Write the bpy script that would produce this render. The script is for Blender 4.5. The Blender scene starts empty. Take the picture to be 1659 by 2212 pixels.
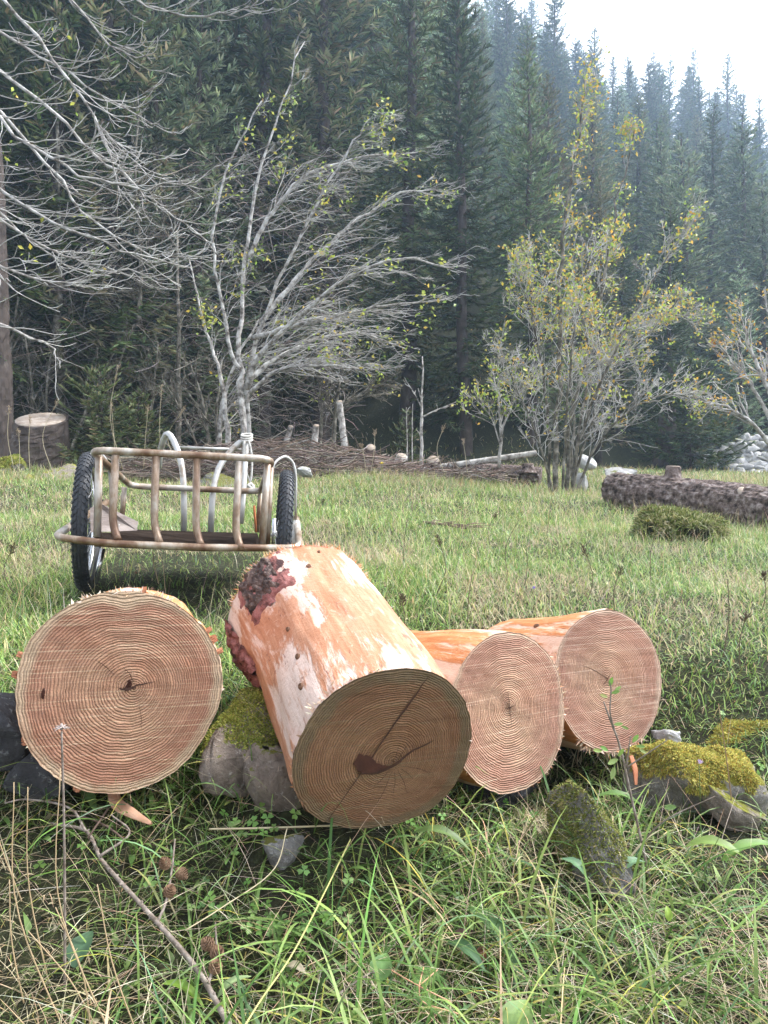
import bpy, math, random
import numpy as np
from mathutils import Vector, Matrix
random.seed(7)
RNG = np.random.default_rng(7)
R_ = math.radians
sc = bpy.context.scene
COL = sc.collection
ZC = 1.2                     # camera height above the low ground at its foot
FPX = 1597.5                 # focal length in units of the 1659 x 2212 picture


# ------------------------------------------------------------------ places
def at(x, y, d):
    return np.array([(x - 829.5) / FPX * d, d, ZC - (y - 1106.0) / FPX * d])


def sstep(a, b, x):
    t = np.clip((x - a) / (b - a), 0, 1)
    return t * t * (3 - 2 * t)


_PD = np.array([-6, 0, 1.2, 1.6, 2.3, 2.8, 3.3, 5, 8, 11, 14, 18, 22])
_PZ = np.array([-1.3, -.78, -.63, -.585, -.50, -.43, -.345, -.18, .07, .38, .70, 1.10, 1.45])


def vnoise(x, y, s, seed=0):
    x = np.asarray(x, float) * s; y = np.asarray(y, float) * s
    xi = np.floor(x).astype(np.int64); yi = np.floor(y).astype(np.int64)
    xf = x - xi; yf = y - yi
    u = xf * xf * (3 - 2 * xf); v = yf * yf * (3 - 2 * yf)

    def h(a, b):
        n = (a * 374761393 + b * 668265263 + seed * 974634777) & 0x7fffffff
        n = ((n ^ (n >> 13)) * 1274126177) & 0x7fffffff
        return ((n ^ (n >> 16)) & 0xffff) / 65535.0
    return (h(xi, yi) * (1 - u) + h(xi + 1, yi) * u) * (1 - v) + (h(xi, yi + 1) * (1 - u) + h(xi + 1, yi + 1) * u) * v


def ground(x, y):
    x = np.asarray(x, float); d = np.asarray(y, float)
    z = np.interp(d, _PD, _PZ)
    db = 1.66 + .72 * sstep(-.25, .45, x)
    z = z - .20 * (1 - sstep(db - .5, db + .1, d))
    z = z - .20 * np.exp(-((x - .40) / .36) ** 2 - ((d - 2.25) / .33) ** 2)
    z = z - .06 * np.exp(-((x + .50) / .25) ** 2 - ((d - 1.85) / .3) ** 2)
    # roll of the meadow
    z = z + (vnoise(x, d, 1.6, 3) - .5) * .05 + (vnoise(x, d, .35, 5) - .5) * .22 * sstep(4, 9, d)
    z = z - .02 * np.clip(x, -8, 8) * sstep(2.4, 4, d)
    # the hill behind
    start = 17.5 + 5.0 * sstep(3, 9, x)
    up = np.clip(d - start, 0, None)
    xx = np.clip(x, -25, 60)
    hill = up * .80 - .30 * xx * up / 63
    hill = np.where(d > 84, hill - (d - 84) * 1.3, hill)
    z = z + hill * sstep(0, 6, up) + (vnoise(x, d, .12, 9) - .5) * 2.2 * sstep(24, 40, d)
    return z + ZC


def gz(x, y):
    return float(ground(x, y))


def gat(x, y, h=0.0, d0=.5, d1=40):
    """point where the line of sight through picture point (x, y) meets the ground + h"""
    d = d0
    while d < d1:
        p = at(x, y, d)
        if p[2] <= gz(p[0], p[1]) + h:
            break
        d += .01 if d < 5 else .05
    return at(x, y, d)


# ------------------------------------------------------------------ objects
def tag(o, label=None, cat=None, group=None, kind=None):
    if label: o['label'] = label
    if cat: o['category'] = cat
    if group: o['group'] = group
    if kind: o['kind'] = kind
    return o


def thing(name, label, cat, loc, group=None):
    o = bpy.data.objects.new(name, None)
    o.empty_display_size = .1
    COL.objects.link(o)
    o.location = [float(v) for v in loc]
    return tag(o, label, cat, group)


def npmesh(name, V, F, mat=None, parent=None, col=None, smooth=True, attrs=None, mats=None, fmat=None):
    """V (n,3) world points, F (m,4) quads (or list of face arrays); parent empties only translate"""
    V = np.asarray(V, np.float32).reshape(-1, 3)
    if parent is not None:
        off = np.array(parent.location, np.float32)
        pp = parent.parent
        while pp is not None:
            off = off + np.array(pp.location, np.float32); pp = pp.parent
        V = V - off
    fl = F if isinstance(F, list) else [F]
    fl = [np.asarray(f, np.int32) for f in fl if len(f)]
    me = bpy.data.meshes.new(name)
    me.vertices.add(len(V)); me.vertices.foreach_set('co', V.ravel())
    nl = sum(f.size for f in fl); nf = sum(len(f) for f in fl)
    me.loops.add(nl); me.polygons.add(nf)
    me.loops.foreach_set('vertex_index', np.concatenate([f.ravel() for f in fl]))
    tot = np.concatenate([np.full(len(f), f.shape[1], np.int32) for f in fl])
    st = np.concatenate([[0], np.cumsum(tot)[:-1]]).astype(np.int32)
    me.polygons.foreach_set('loop_start', st)
    try: me.polygons.foreach_set('loop_total', tot)
    except Exception: pass
    me.polygons.foreach_set('use_smooth', np.full(nf, smooth, bool))
    for m in (mats or [mat]):
        if m: me.materials.append(m)
    if fmat is not None: me.polygons.foreach_set('material_index', np.asarray(fmat, np.int32))
    if col is not None:
        a = me.color_attributes.new('col', 'FLOAT_COLOR', 'POINT')
        c = np.ones((len(V), 4), np.float32); c[:, :3] = col
        a.data.foreach_set('color', c.ravel())
    for k, v in (attrs or {}).items():
        a = me.attributes.new(k, 'FLOAT', 'POINT'); a.data.foreach_set('value', np.asarray(v, np.float32))
    me.update(calc_edges=True); me.validate()
    o = bpy.data.objects.new(name, me); COL.objects.link(o)
    if parent is not None: o.parent = parent
    return o


class Acc:
    """gathers pieces of one mesh"""
    def __init__(s): s.V = []; s.F = []; s.C = []; s.n = 0

    def add(s, V, F, C=None):
        V = np.asarray(V, float).reshape(-1, 3)
        s.V.append(V); s.F.append(np.asarray(F, np.int64) + s.n); s.n += len(V)
        if C is not None:
            C = np.asarray(C, float)
            s.C.append(np.tile(C, (len(V), 1)) if C.ndim == 1 else C)
        return s

    def build(s, name, mat, parent=None, smooth=True):
        by = {}
        for f in s.F: by.setdefault(f.shape[1], []).append(f)
        return npmesh(name, np.concatenate(s.V), [np.concatenate(f) for f in by.values()], mat, parent,
                      np.concatenate(s.C) if s.C else None, smooth)


def norm(v):
    v = np.asarray(v, float)
    return v / (np.linalg.norm(v, axis=-1, keepdims=True) + 1e-12)


def tubes(P, Rr, sides=5, cap=True):
    """P (n,k,3) polylines, Rr (n,k) radii -> verts, quads (vectorised over n)"""
    P = np.asarray(P, float); Rr = np.asarray(Rr, float)
    n, k, _ = P.shape
    T = np.empty_like(P)
    T[:, 1:-1] = P[:, 2:] - P[:, :-2]; T[:, 0] = P[:, 1] - P[:, 0]; T[:, -1] = P[:, -1] - P[:, -2]
    T = norm(T)
    ref = np.where(np.abs(T[:, 0, 2:3]) < .8, np.array([[0, 0, 1.]]), np.array([[1., 0, 0]]))
    N = norm(np.cross(T[:, 0], ref))
    a = np.arange(sides) * 2 * math.pi / sides
    V = np.empty((n, k, sides, 3))
    for i in range(k):
        N = norm(N - (N * T[:, i]).sum(-1, keepdims=True) * T[:, i])
        B = np.cross(T[:, i], N)
        V[:, i] = P[:, i, None] + Rr[:, i, None, None] * (np.cos(a)[None, :, None] * N[:, None] + np.sin(a)[None, :, None] * B[:, None])
    idx = np.arange(n * k * sides).reshape(n, k, sides)
    A = idx[:, :-1, :]; Bq = idx[:, 1:, :]
    F = np.stack([A, np.roll(A, -1, 2), np.roll(Bq, -1, 2), Bq], -1).reshape(-1, 4)
    return V.reshape(-1, 3), F


def smooth_poly(pts, m):
    """Catmull-Rom resample to m points"""
    p = np.asarray(pts, float)
    q = np.vstack([2 * p[0] - p[1], p, 2 * p[-1] - p[-2]])
    t = np.linspace(0, len(p) - 1 - 1e-6, m); i = t.astype(int); f = (t - i)[:, None]
    a, b, c, d = q[i], q[i + 1], q[i + 2], q[i + 3]
    return .5 * (2 * b + (c - a) * f + (2 * a - 5 * b + 4 * c - d) * f ** 2 + (3 * b - a - 3 * c + d) * f ** 3)


def tube1(pts, rad, sides=10, m=None, ends=True):
    p = smooth_poly(pts, m) if m else np.asarray(pts, float)
    r = np.interp(np.linspace(0, 1, len(p)), np.linspace(0, 1, len(np.atleast_1d(rad))), np.atleast_1d(rad)) if np.ndim(rad) else np.full(len(p), rad)
    if ends:
        t0 = norm(p[0] - p[1]); t1 = norm(p[-1] - p[-2])
        p = np.vstack([p[0] + t0 * r[0] * .3, p[0], p[1:-1], p[-1], p[-1] + t1 * r[-1] * .3]) if False else p
        p = np.vstack([p[0], p, p[-1]]); p[0] = p[1] + t0 * 1e-4; p[-1] = p[-2] + t1 * 1e-4
        r = np.concatenate([[r[0] * .02], r, [r[-1] * .02]])
    return tubes(p[None], r[None], sides)


def bez_round(pts, r=.05, seg=5):
    """polyline with rounded corners"""
    p = [np.asarray(q, float) for q in pts]; out = [p[0]]
    for i in range(1, len(p) - 1):
        a = p[i - 1] - p[i]; b = p[i + 1] - p[i]
        ra = min(r, np.linalg.norm(a) * .45); rb = min(r, np.linalg.norm(b) * .45)
        s = p[i] + norm(a) * ra; e = p[i] + norm(b) * rb
        for t in np.linspace(0, 1, seg): out.append((1 - t) ** 2 * s + 2 * t * (1 - t) * p[i] + t * t * e)
    out.append(p[-1]); return np.array(out)


def box(c, sx, sy, sz, ax=None):
    ax = np.eye(3) if ax is None else np.asarray(ax, float)
    s = np.array([[x, y, z] for x in (-1, 1) for y in (-1, 1) for z in (-1, 1)]) * np.array([sx, sy, sz]) / 2
    V = s @ ax + np.asarray(c, float)
    F = [[0, 1, 3, 2], [4, 6, 7, 5], [0, 4, 5, 1], [2, 3, 7, 6], [0, 2, 6, 4], [1, 5, 7, 3]]
    return V, F


def blades(P, az, L, W, lean, curve, nseg, c0, c1, twist=0.0):
    """bent tapering ribbons; lean/curve in radians from vertical; c0 base colour, c1 tip colour (n,3)"""
    n = len(P); t = np.linspace(0, 1, nseg + 1)
    a = lean[:, None] + curve[:, None] * (t[None] ** 1.3)
    h = np.stack([np.cos(az), np.sin(az), np.zeros(n)], -1)
    dl = (L / nseg)[:, None]
    am = (a[:, :-1] + a[:, 1:]) / 2
    dx = np.concatenate([np.zeros((n, 1)), np.cumsum(np.sin(am) * dl, 1)], 1)
    dz = np.concatenate([np.zeros((n, 1)), np.cumsum(np.cos(am) * dl, 1)], 1)
    C = P[:, None] + dx[..., None] * h[:, None] + dz[..., None] * np.array([0, 0, 1.])
    wv = np.stack([-np.sin(az), np.cos(az), np.zeros(n)], -1)
    if np.ndim(twist):
        wv = wv * np.cos(twist)[:, None] + np.array([0, 0, 1.]) * np.sin(twist)[:, None] * .6 + h * np.sin(twist)[:, None] * .6
    w = W[:, None] * np.minimum(1, .45 + 1.6 * t)[None] * (1 - t[None] ** 2.2) * .5 + .00015
    V = np.stack([C - wv[:, None] * w[..., None], C + wv[:, None] * w[..., None]], 2)
    col = c0[:, None] * (1 - t[None, :, None]) + c1[:, None] * t[None, :, None]
    col = np.repeat(col[:, :, None], 2, 2)
    idx = np.arange(n * (nseg + 1) * 2).reshape(n, nseg + 1, 2)
    F = np.stack([idx[:, :-1, 0], idx[:, :-1, 1], idx[:, 1:, 1], idx[:, 1:, 0]], -1).reshape(-1, 4)
    return V.reshape(-1, 3), F, col.reshape(-1, 3)


def pick(pal, n, rng=RNG, jit=.18):
    pal = np.asarray(pal, float); w = pal[:, 3] / pal[:, 3].sum()
    c = pal[rng.choice(len(pal), n, p=w), :3]
    return np.clip(c * (1 + rng.normal(0, jit, (n, 1))) * (1 + rng.normal(0, .06, (n, 3))), .004, .9)


# ------------------------------------------------------------------ materials
def newmat(name):
    m = bpy.data.materials.new(name); m.use_nodes = True
    nt = m.node_tree; b = nt.nodes['Principled BSDF']
    b.inputs['Specular IOR Level'].default_value = .3
    return m, nt, b


class N:
    def __init__(s, nt): s.nt = nt

    def n(s, t, **kw):
        o = s.nt.nodes.new(t)
        for k, v in kw.items(): setattr(o, k, v)
        return o

    def lk(s, a, b): s.nt.links.new(a, b)

    def noise(s, vec, scale, detail=4, rough=.55, dist=0.0):
        o = s.n('ShaderNodeTexNoise'); o.inputs['Scale'].default_value = scale; o.inputs['Detail'].default_value = detail
        o.inputs['Roughness'].default_value = rough; o.inputs['Distortion'].default_value = dist
        if vec is not None: s.lk(vec, o.inputs['Vector'])
        return o.outputs['Fac']

    def coord(s, kind='Object', scale=(1, 1, 1), rot=(0, 0, 0)):
        c = s.n('ShaderNodeTexCoord').outputs[kind]
        if scale != (1, 1, 1) or rot != (0, 0, 0):
            m = s.n('ShaderNodeMapping'); m.vector_type = 'TEXTURE' if False else 'POINT'
            m.inputs['Scale'].default_value = scale; m.inputs['Rotation'].default_value = rot
            s.lk(c, m.inputs['Vector']); return m.outputs['Vector']
        return c

    def ramp(s, fac, stops, interp='LINEAR'):
        o = s.n('ShaderNodeValToRGB'); e = o.color_ramp.elements; o.color_ramp.interpolation = interp
        while len(e) < len(stops): e.new(.5)
        for k, (p, c) in enumerate(stops):
            e[k].position = p; e[k].color = (c, c, c, 1) if np.ndim(c) == 0 else (*c, 1)
        s.lk(fac, o.inputs['Fac']); return o.outputs['Color']

    def mix(s, f, a, b, mode='MIX'):
        o = s.n('ShaderNodeMix'); o.data_type = 'RGBA'; o.blend_type = mode
        for sock, v in ((o.inputs['Factor'], f), (o.inputs['A'], a), (o.inputs['B'], b)):
            sock = {'Factor': o.inputs[0], 'A': o.inputs[6], 'B': o.inputs[7]}[sock.name]
            if hasattr(v, 'links'): s.lk(v, sock)
            elif np.ndim(v): sock.default_value = (*v, 1)
            else: sock.default_value = v
        return o.outputs[2]

    def math(s, op, a, b=0.0, clamp=False):
        o = s.n('ShaderNodeMath'); o.operation = op; o.use_clamp = clamp
        for i, v in enumerate((a, b)):
            if hasattr(v, 'links'): s.lk(v, o.inputs[i])
            else: o.inputs[i].default_value = v
        return o.outputs[0]

    def bump(s, h, strength, dist, bsdf, prev=None):
        o = s.n('ShaderNodeBump'); o.inputs['Strength'].default_value = strength; o.inputs['Distance'].default_value = dist
        s.lk(h, o.inputs['Height'])
        if prev is not None: s.lk(prev, o.inputs['Normal'])
        s.lk(o.outputs['Normal'], bsdf.inputs['Normal']); return o.outputs['Normal']


def mat_noise(name, stops, scale=6, cs=(1, 1, 1), rough=.8, bump=.4, bscale=30, bdist=.01, metal=0.0, detail=6, spec=.3):
    m, nt, b = newmat(name); q = N(nt)
    v = q.coord('Object', cs)
    f = q.noise(v, scale, detail, .6)
    q.lk(q.ramp(f, stops), b.inputs['Base Color'])
    b.inputs['Roughness'].default_value = rough; b.inputs['Metallic'].default_value = metal
    b.inputs['Specular IOR Level'].default_value = spec
    if bump: q.bump(q.noise(v, bscale, 5, .65), bump, bdist, b)
    return m


def mat_vcol(name, trans=.3, rough=.55, rnd=0.0, spec=.25, tint=(1, 1, 1)):
    m, nt, b = newmat(name); q = N(nt)
    a = q.n('ShaderNodeAttribute'); a.attribute_name = 'col'
    c = a.outputs['Color']
    if rnd:
        oi = q.n('ShaderNodeObjectInfo')
        r = q.ramp(oi.outputs['Random'], [(0, (1 - rnd, 1 - rnd * .9, 1 - rnd)), (.5, (1, 1.0, .9)), (1, (1 + rnd * .6, 1 + rnd * .9, 1 + rnd * .7))])
        c = q.mix(1.0, c, r, 'MULTIPLY')
    q.lk(c, b.inputs['Base Color']); b.inputs['Roughness'].default_value = rough
    b.inputs['Specular IOR Level'].default_value = spec
    if trans:
        t = q.n('ShaderNodeBsdfTranslucent'); q.lk(c, t.inputs['Color'])
        mx = q.n('ShaderNodeMixShader'); mx.inputs[0].default_value = trans
        q.lk(b.outputs[0], mx.inputs[1]); q.lk(t.outputs[0], mx.inputs[2])
        q.lk(mx.outputs[0], nt.nodes['Material Output'].inputs['Surface'])
    return m


def mat_face(name, heart, center, sap, dark, rings, sawrot, sap_t=.87, late=.44):
    """sawn end grain: rings from the vertex attribute t (0 pith .. 1 rim)"""
    m, nt, b = newmat(name); q = N(nt)
    at_ = q.n('ShaderNodeAttribute'); at_.attribute_name = 't'; t = at_.outputs['Fac']
    P = q.coord('Object')
    wob = q.noise(P, 9, 3); wob2 = q.noise(P, 55, 2)
    x = q.math('ADD', q.math('MULTIPLY', t, rings), q.math('ADD', q.math('MULTIPLY', wob, 1.6), q.math('MULTIPLY', wob2, .9)))
    cx0 = q.n('ShaderNodeCombineXYZ'); q.lk(q.math('MULTIPLY', t, 9.0), cx0.inputs[0])
    x = q.math('ADD', x, q.math('MULTIPLY', q.noise(cx0.outputs[0], 1.0, 2), rings * .045))
    fr = q.math('FRACT', x)
    lw = q.math('POWER', q.math('SUBTRACT', 1.0, q.math('MULTIPLY', q.math('ABSOLUTE', q.math('SUBTRACT', fr, .5)), 2.0)), 2.2)
    big = q.noise(q.n('ShaderNodeCombineXYZ').outputs[0], 1, 1)
    cx = q.n('ShaderNodeCombineXYZ'); q.lk(q.math('MULTIPLY', t, 7.0), cx.inputs[0])
    band = q.noise(cx.outputs[0], 2.2, 4, .7)
    base = q.mix(q.ramp(t, [(.0, 0), (.42, .35), (.8, 1)]), center, heart)
    base = q.mix(q.ramp(band, [(.35, 0), (.68, .75)]), base, tuple(np.array(heart) * .80))
    st = q.ramp(q.math('ADD', t, q.math('MULTIPLY', q.math('SUBTRACT', wob, .5), .22)), [(sap_t - .02, 0), (sap_t + .035, 1)])
    base = q.mix(st, base, sap)
    strength = q.math('MULTIPLY', lw, q.ramp(band, [(.3, late * .5), (.7, late)]))
    c = q.mix(strength, base, dark)
    # saw marks: long fine streaks in two directions
    h = lw
    sv = q.coord('Object', (4.5, 70.0, 3.0), (0, 0, sawrot))
    s1 = q.noise(sv, 1.0, 4, .6)
    sv2 = q.coord('Object', (3.0, 260.0, 3.0), (0, 0, sawrot + .33))
    s2 = q.noise(sv2, 1.0, 3, .6)
    hair = q.ramp(s2, [(.54, 0), (.64, .8)])
    patch = q.ramp(q.noise(P, 7, 2), [(.34, 0), (.56, 1)])
    tone = q.noise(P, 6.5, 5, .65, .6)
    c = q.mix(q.ramp(tone, [(.36, .45), (.50, 0)]), c, tuple(np.array(heart) * np.array([.78, .66, .60])))
    c = q.mix(q.ramp(tone, [(.52, 0), (.68, .40)]), c, tuple(np.array(center) * 1.08))
    c = q.mix(q.math('MULTIPLY', hair, patch), c, tuple(np.clip(np.array(sap) * 1.35, 0, .85)))
    c = q.mix(q.ramp(s1, [(.28, .34), (.42, 0)]), c, tuple(np.array(dark) * .9))
    c = q.mix(.32, c, q.ramp(q.noise(P, 420, 2), [(.35, .25), (.65, .75)]), 'OVERLAY')
    q.lk(c, b.inputs['Base Color']); b.inputs['Roughness'].default_value = .82
    b.inputs['Specular IOR Level'].default_value = .15
    nn = q.bump(q.math('ADD', q.math('MULTIPLY', lw, -.9), q.math('MULTIPLY', s1, .45)), .9, .0035, b)
    q.bump(q.math('ADD', s2, q.noise(P, 300, 3)), .5, .0015, b, nn)
    return m


def mat_side(name, pale, orange, pink, brown, amt):
    m, nt, b = newmat(name); q = N(nt)
    v = q.coord('Object', (1, 1, .30)); vf = q.coord('Object', (1, 1, .07)); P = q.coord('Object')
    n1 = q.noise(v, 7.5, 7, .62, .35); n2 = q.noise(v, 15, 5, .6, .2); n3 = q.noise(vf, 70, 5, .65)
    f = q.math('ADD', n1, q.math('MULTIPLY', q.math('SUBTRACT', n3, .5), .16))
    org = q.mix(q.ramp(n2, [(.38, 0), (.66, 1)]), orange, tuple(np.array(orange) * np.array([1.12, 1.36, 1.55])))
    org = q.mix(q.ramp(n3, [(.40, .55), (.55, 0)]), org, tuple(np.array(orange) * np.array([.72, .6, .5])))
    pal = q.mix(q.ramp(q.noise(v, 11, 4), [(.45, 0), (.7, .7)]), pale, pink)
    pal = q.mix(q.ramp(n3, [(.35, .35), (.5, 0)]), pal, tuple(np.array(pale) * np.array([.8, .68, .6])))
    c = q.mix(q.ramp(f, [(amt - .02, 0), (amt + .025, 1)]), org, pal)
    n4 = q.noise(q.coord('Object', (1, 1, .45), (0, 0, 1)), 24, 6, .7, .5)
    n5 = q.noise(q.coord('Object', (1, 1, .6), (0, 0, 2)), 38, 8, .75, .8)
    c = q.mix(q.ramp(n5, [(.36, .45), (.47, 0)]), c, tuple(np.array(orange) * np.array([.80, .72, .70])))
    c = q.mix(q.ramp(n5, [(.56, 0), (.66, .45)]), c, tuple(np.array(pale) * np.array([1.02, .95, .88])))
    c = q.mix(q.ramp(n4, [(.62, 0), (.67, .8)]), c, brown)
    q.lk(c, b.inputs['Base Color']); b.inputs['Roughness'].default_value = .62
    b.inputs['Specular IOR Level'].default_value = .22
    hn = q.bump(q.math('ADD', q.math('MULTIPLY', n3, .7), q.math('MULTIPLY', q.ramp(f, [(amt - .02, .55), (amt + .02, 0)]), 1.0)), .7, .004, b)
    q.bump(q.math('ADD', q.noise(P, 90, 4), n5), .5, .004, b, hn)
    return m


def mat_bark(name, c1, c2, c3, scale=14, zc=.45, dist=.02):
    m, nt, b = newmat(name); q = N(nt)
    v = q.coord('Object', (1, 1, zc))
    vo = q.n('ShaderNodeTexVoronoi'); vo.feature = 'DISTANCE_TO_EDGE'; vo.inputs['Scale'].default_value = scale
    dv = q.n('ShaderNodeMix'); dv.data_type = 'VECTOR'
    nz = q.n('ShaderNodeTexNoise'); nz.inputs['Scale'].default_value = scale * .7; q.lk(v, nz.inputs['Vector'])
    dv.inputs[0].default_value = .16; q.lk(v, dv.inputs[4]); q.lk(nz.outputs['Color'], dv.inputs[5]); q.lk(dv.outputs[1], vo.inputs['Vector'])
    e = q.ramp(vo.outputs['Distance'], [(.0, 0), (.10, 1)])
    n = q.noise(v, scale * 2.2, 6, .7)
    c = q.mix(q.ramp(n, [(.35, 0), (.65, 1)]), c1, c2)
    c = q.mix(e, c3, c)
    q.lk(c, b.inputs['Base Color']); b.inputs['Roughness'].default_value = .9; b.inputs['Specular IOR Level'].default_value = .15
    q.bump(q.math('ADD', q.math('MULTIPLY', e, .7), n), .9, dist, b)
    return m


def mat_rock(name, c1, c2, lich, moss=None, moss_amt=.55, scale=9, mul=2.2):
    m, nt, b = newmat(name); q = N(nt)
    P = q.coord('Object')
    scale = scale * mul; n = q.noise(P, scale, 9, .68, .4); n2 = q.noise(P, scale * 3.3, 7, .72)
    c = q.mix(q.ramp(n, [(.3, 0), (.7, 1)]), c1, c2)
    c = q.mix(q.ramp(n2, [(.58, 0), (.66, .8)]), c, lich)
    c = q.mix(q.ramp(n2, [(.30, .7), (.40, 0)]), c, tuple(np.array(c1) * .45))
    if moss is not None:
        g = q.n('ShaderNodeNewGeometry'); sx = q.n('ShaderNodeSeparateXYZ'); q.lk(g.outputs['Normal'], sx.inputs[0])
        f = q.math('ADD', sx.outputs[2], q.math('MULTIPLY', q.math('SUBTRACT', n, .5), 1.6))
        c = q.mix(q.ramp(f, [(moss_amt - .06, 0), (moss_amt + .06, 1)]), c, moss)
    q.lk(c, b.inputs['Base Color']); b.inputs['Roughness'].default_value = .9; b.inputs['Specular IOR Level'].default_value = .2
    q.bump(q.math('ADD', n, q.math('MULTIPLY', n2, .6)), 1.0, .022, b)
    return m


M = {}
M['soil'] = mat_noise('soil', [(.3, (.014, .012, .007)), (.5, (.030, .032, .012)), (.62, (.05, .058, .022)), (.72, (.11, .085, .05))], 34, bump=1.0, bscale=90, bdist=.03, rough=.95, detail=9)
M['grass'] = mat_vcol('grass', .32, .5, spec=.3)
M['leaf'] = mat_vcol('leaf', .38, .45, spec=.35)
M['moss'] = mat_vcol('moss', .25, .8, spec=.1)
M['needle'] = mat_vcol('needle', .30, .6, rnd=.42, spec=.25)
M['straw'] = mat_vcol('straw', .15, .55, spec=.3)
M['twig'] = mat_noise('twig', [(.35, (.10, .075, .055)), (.55, (.22, .18, .15)), (.7, (.33, .29, .25))], 60, bump=.5, bscale=200, bdist=.002)
M['brush'] = mat_noise('brush', [(.3, (.09, .06, .045)), (.6, (.19, .13, .10)), (.75, (.30, .22, .18))], 3, bump=0)
M['pale_bark'] = mat_noise('pale_bark', [(.36, (.10, .085, .07)), (.47, (.30, .275, .25)), (.62, (.55, .53, .50))], 9, bump=.4, bscale=40)
M['pale_twig'] = mat_noise('pale_twig', [(.35, (.24, .22, .20)), (.65, (.58, .56, .53))], 5, bump=0)
M['grey_bark'] = mat_noise('grey_bark', [(.38, (.055, .048, .035)), (.52, (.14, .125, .095)), (.68, (.32, .29, .25))], 9, bump=.4, bscale=40)
M['spruce_bark'] = mat_noise('spruce_bark', [(.3, (.035, .025, .02)), (.6, (.085, .065, .055)), (.75, (.16, .135, .12))], 6, (1, 1, .5), bump=.8, bscale=20, bdist=.03)
M['log_bark'] = mat_noise('log_bark', [(.36, (.030, .020, .017)), (.47, (.12, .085, .072)), (.56, (.19, .145, .130)), (.66, (.33, .275, .255)), (.78, (.42, .38, .36))], 17, rough=.92, bump=1.0, bscale=26, bdist=.035, detail=8)
M['bark_red'] = mat_noise('bark_red', [(.35, (.05, .02, .018)), (.48, (.20, .07, .06)), (.62, (.30, .13, .12)), (.75, (.38, .20, .17))], 32, (1, 1, .5), bump=.9, bscale=70, bdist=.01)
M['bark_brown'] = mat_noise('bark_brown', [(.35, (.012, .008, .007)), (.5, (.07, .042, .034)), (.62, (.16, .115, .10)), (.75, (.26, .20, .17))], 34, (1, 1, .5), bump=1.0, bscale=60, bdist=.014)
M['stump_cut'] = mat_noise('stump_cut', [(.3, (.20, .145, .105)), (.55, (.36, .295, .24)), (.7, (.46, .41, .35))], 9, bump=.4, bscale=60, bdist=.01)
M['face_pale'] = mat_face('face_pale', (.43, .215, .138), (.50, .30, .185), (.50, .355, .235), (.15, .065, .038), 38, R_(-8), .90)
M['face_dark'] = mat_face('face_dark', (.25, .128, .070), (.33, .182, .10), (.18, .125, .072), (.060, .030, .018), 42, R_(-28), .86)
M['face_mid'] = mat_face('face_mid', (.41, .22, .155), (.50, .325, .205), (.45, .315, .225), (.16, .075, .05), 38, R_(-12), .94)
M['face_far'] = mat_face('face_far', (.39, .21, .15), (.48, .31, .20), (.45, .315, .235), (.15, .07, .045), 40, R_(-24), .94)
M['side_main'] = mat_side('side_main', (.61, .47, .40), (.43, .195, .108), (.52, .33, .27), (.19, .07, .05), .50)
M['side_orange'] = mat_side('side_orange', (.60, .42, .32), (.48, .195, .075), (.54, .32, .23), (.26, .06, .02), .50)
M['splinter'] = mat_vcol('splinter', .2, .6)
M['crack_or_shade'] = mat_noise('crack_or_shade', [(.3, (.035, .016, .01)), (.7, (.07, .03, .018))], 50, bump=.3)
M['stain'] = mat_noise('stain', [(.3, (.045, .016, .010)), (.6, (.085, .030, .018)), (.75, (.17, .08, .042))], 26, bump=.5, bscale=120, bdist=.004)
M['knot'] = mat_noise('knot', [(.3, (.06, .03, .02)), (.6, (.18, .09, .05)), (.75, (.30, .2, .13))], 60, bump=.6, bscale=160, bdist=.004)
M['rock_pale'] = mat_rock('rock_pale', (.20, .165, .135), (.36, .31, .26), (.50, .48, .44), (.20, .20, .035), .80)
M['rock_brown'] = mat_rock('rock_brown', (.14, .11, .088), (.34, .275, .225), (.50, .46, .41), (.15, .16, .03), .95, 11)
M['rock_grey'] = mat_rock('rock_grey', (.12, .112, .105), (.30, .285, .27), (.50, .50, .48), (.13, .13, .03), .72, 14)
M['rock_dark'] = mat_rock('rock_dark', (.036, .036, .040), (.095, .095, .10), (.25, .26, .26), None)
M['rock_moss'] = mat_rock('rock_moss', (.16, .15, .13), (.33, .30, .27), (.50, .49, .46), (.20, .185, .03), .42)
M['rock_white'] = mat_rock('rock_white', (.28, .27, .27), (.52, .51, .50), (.66, .66, .65), (.16, .17, .05), .93, 5, 1.2)
M['tube_rust'] = mat_noise('tube_rust', [(.38, (.11, .055, .028)), (.48, (.22, .150, .098)), (.56, (.34, .285, .23)), (.69, (.50, .475, .44))], 9, (1, 1, .55), rough=.42, bump=.25, bscale=60, bdist=.003, metal=.25, spec=.5)
M['tube_grey'] = mat_noise('tube_grey', [(.34, (.25, .20, .15)), (.46, (.41, .395, .37)), (.7, (.54, .54, .53))], 11, rough=.36, bump=.15, bscale=60, bdist=.002, metal=.35, spec=.5)
M['rubber'] = mat_noise('rubber', [(.3, (.016, .018, .022)), (.7, (.035, .038, .045))], 12, rough=.6, bump=.2, bscale=120, bdist=.002, spec=.4)
M['steel'] = mat_noise('steel', [(.3, (.45, .45, .46)), (.7, (.62, .62, .63))], 12, rough=.25, bump=0, metal=.9)
M['ply'] = mat_noise('ply', [(.3, (.014, .010, .008)), (.6, (.034, .025, .020)), (.75, (.06, .045, .038))], 6, (1, 6, 1), rough=.95, bump=.3, bscale=60, spec=.02)
M['plank'] = mat_noise('plank', [(.3, (.20, .16, .145)), (.55, (.35, .295, .27)), (.75, (.45, .39, .36))], 5, (1, 1, 9), rough=.85, bump=.5, bscale=20, bdist=.006)
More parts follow.
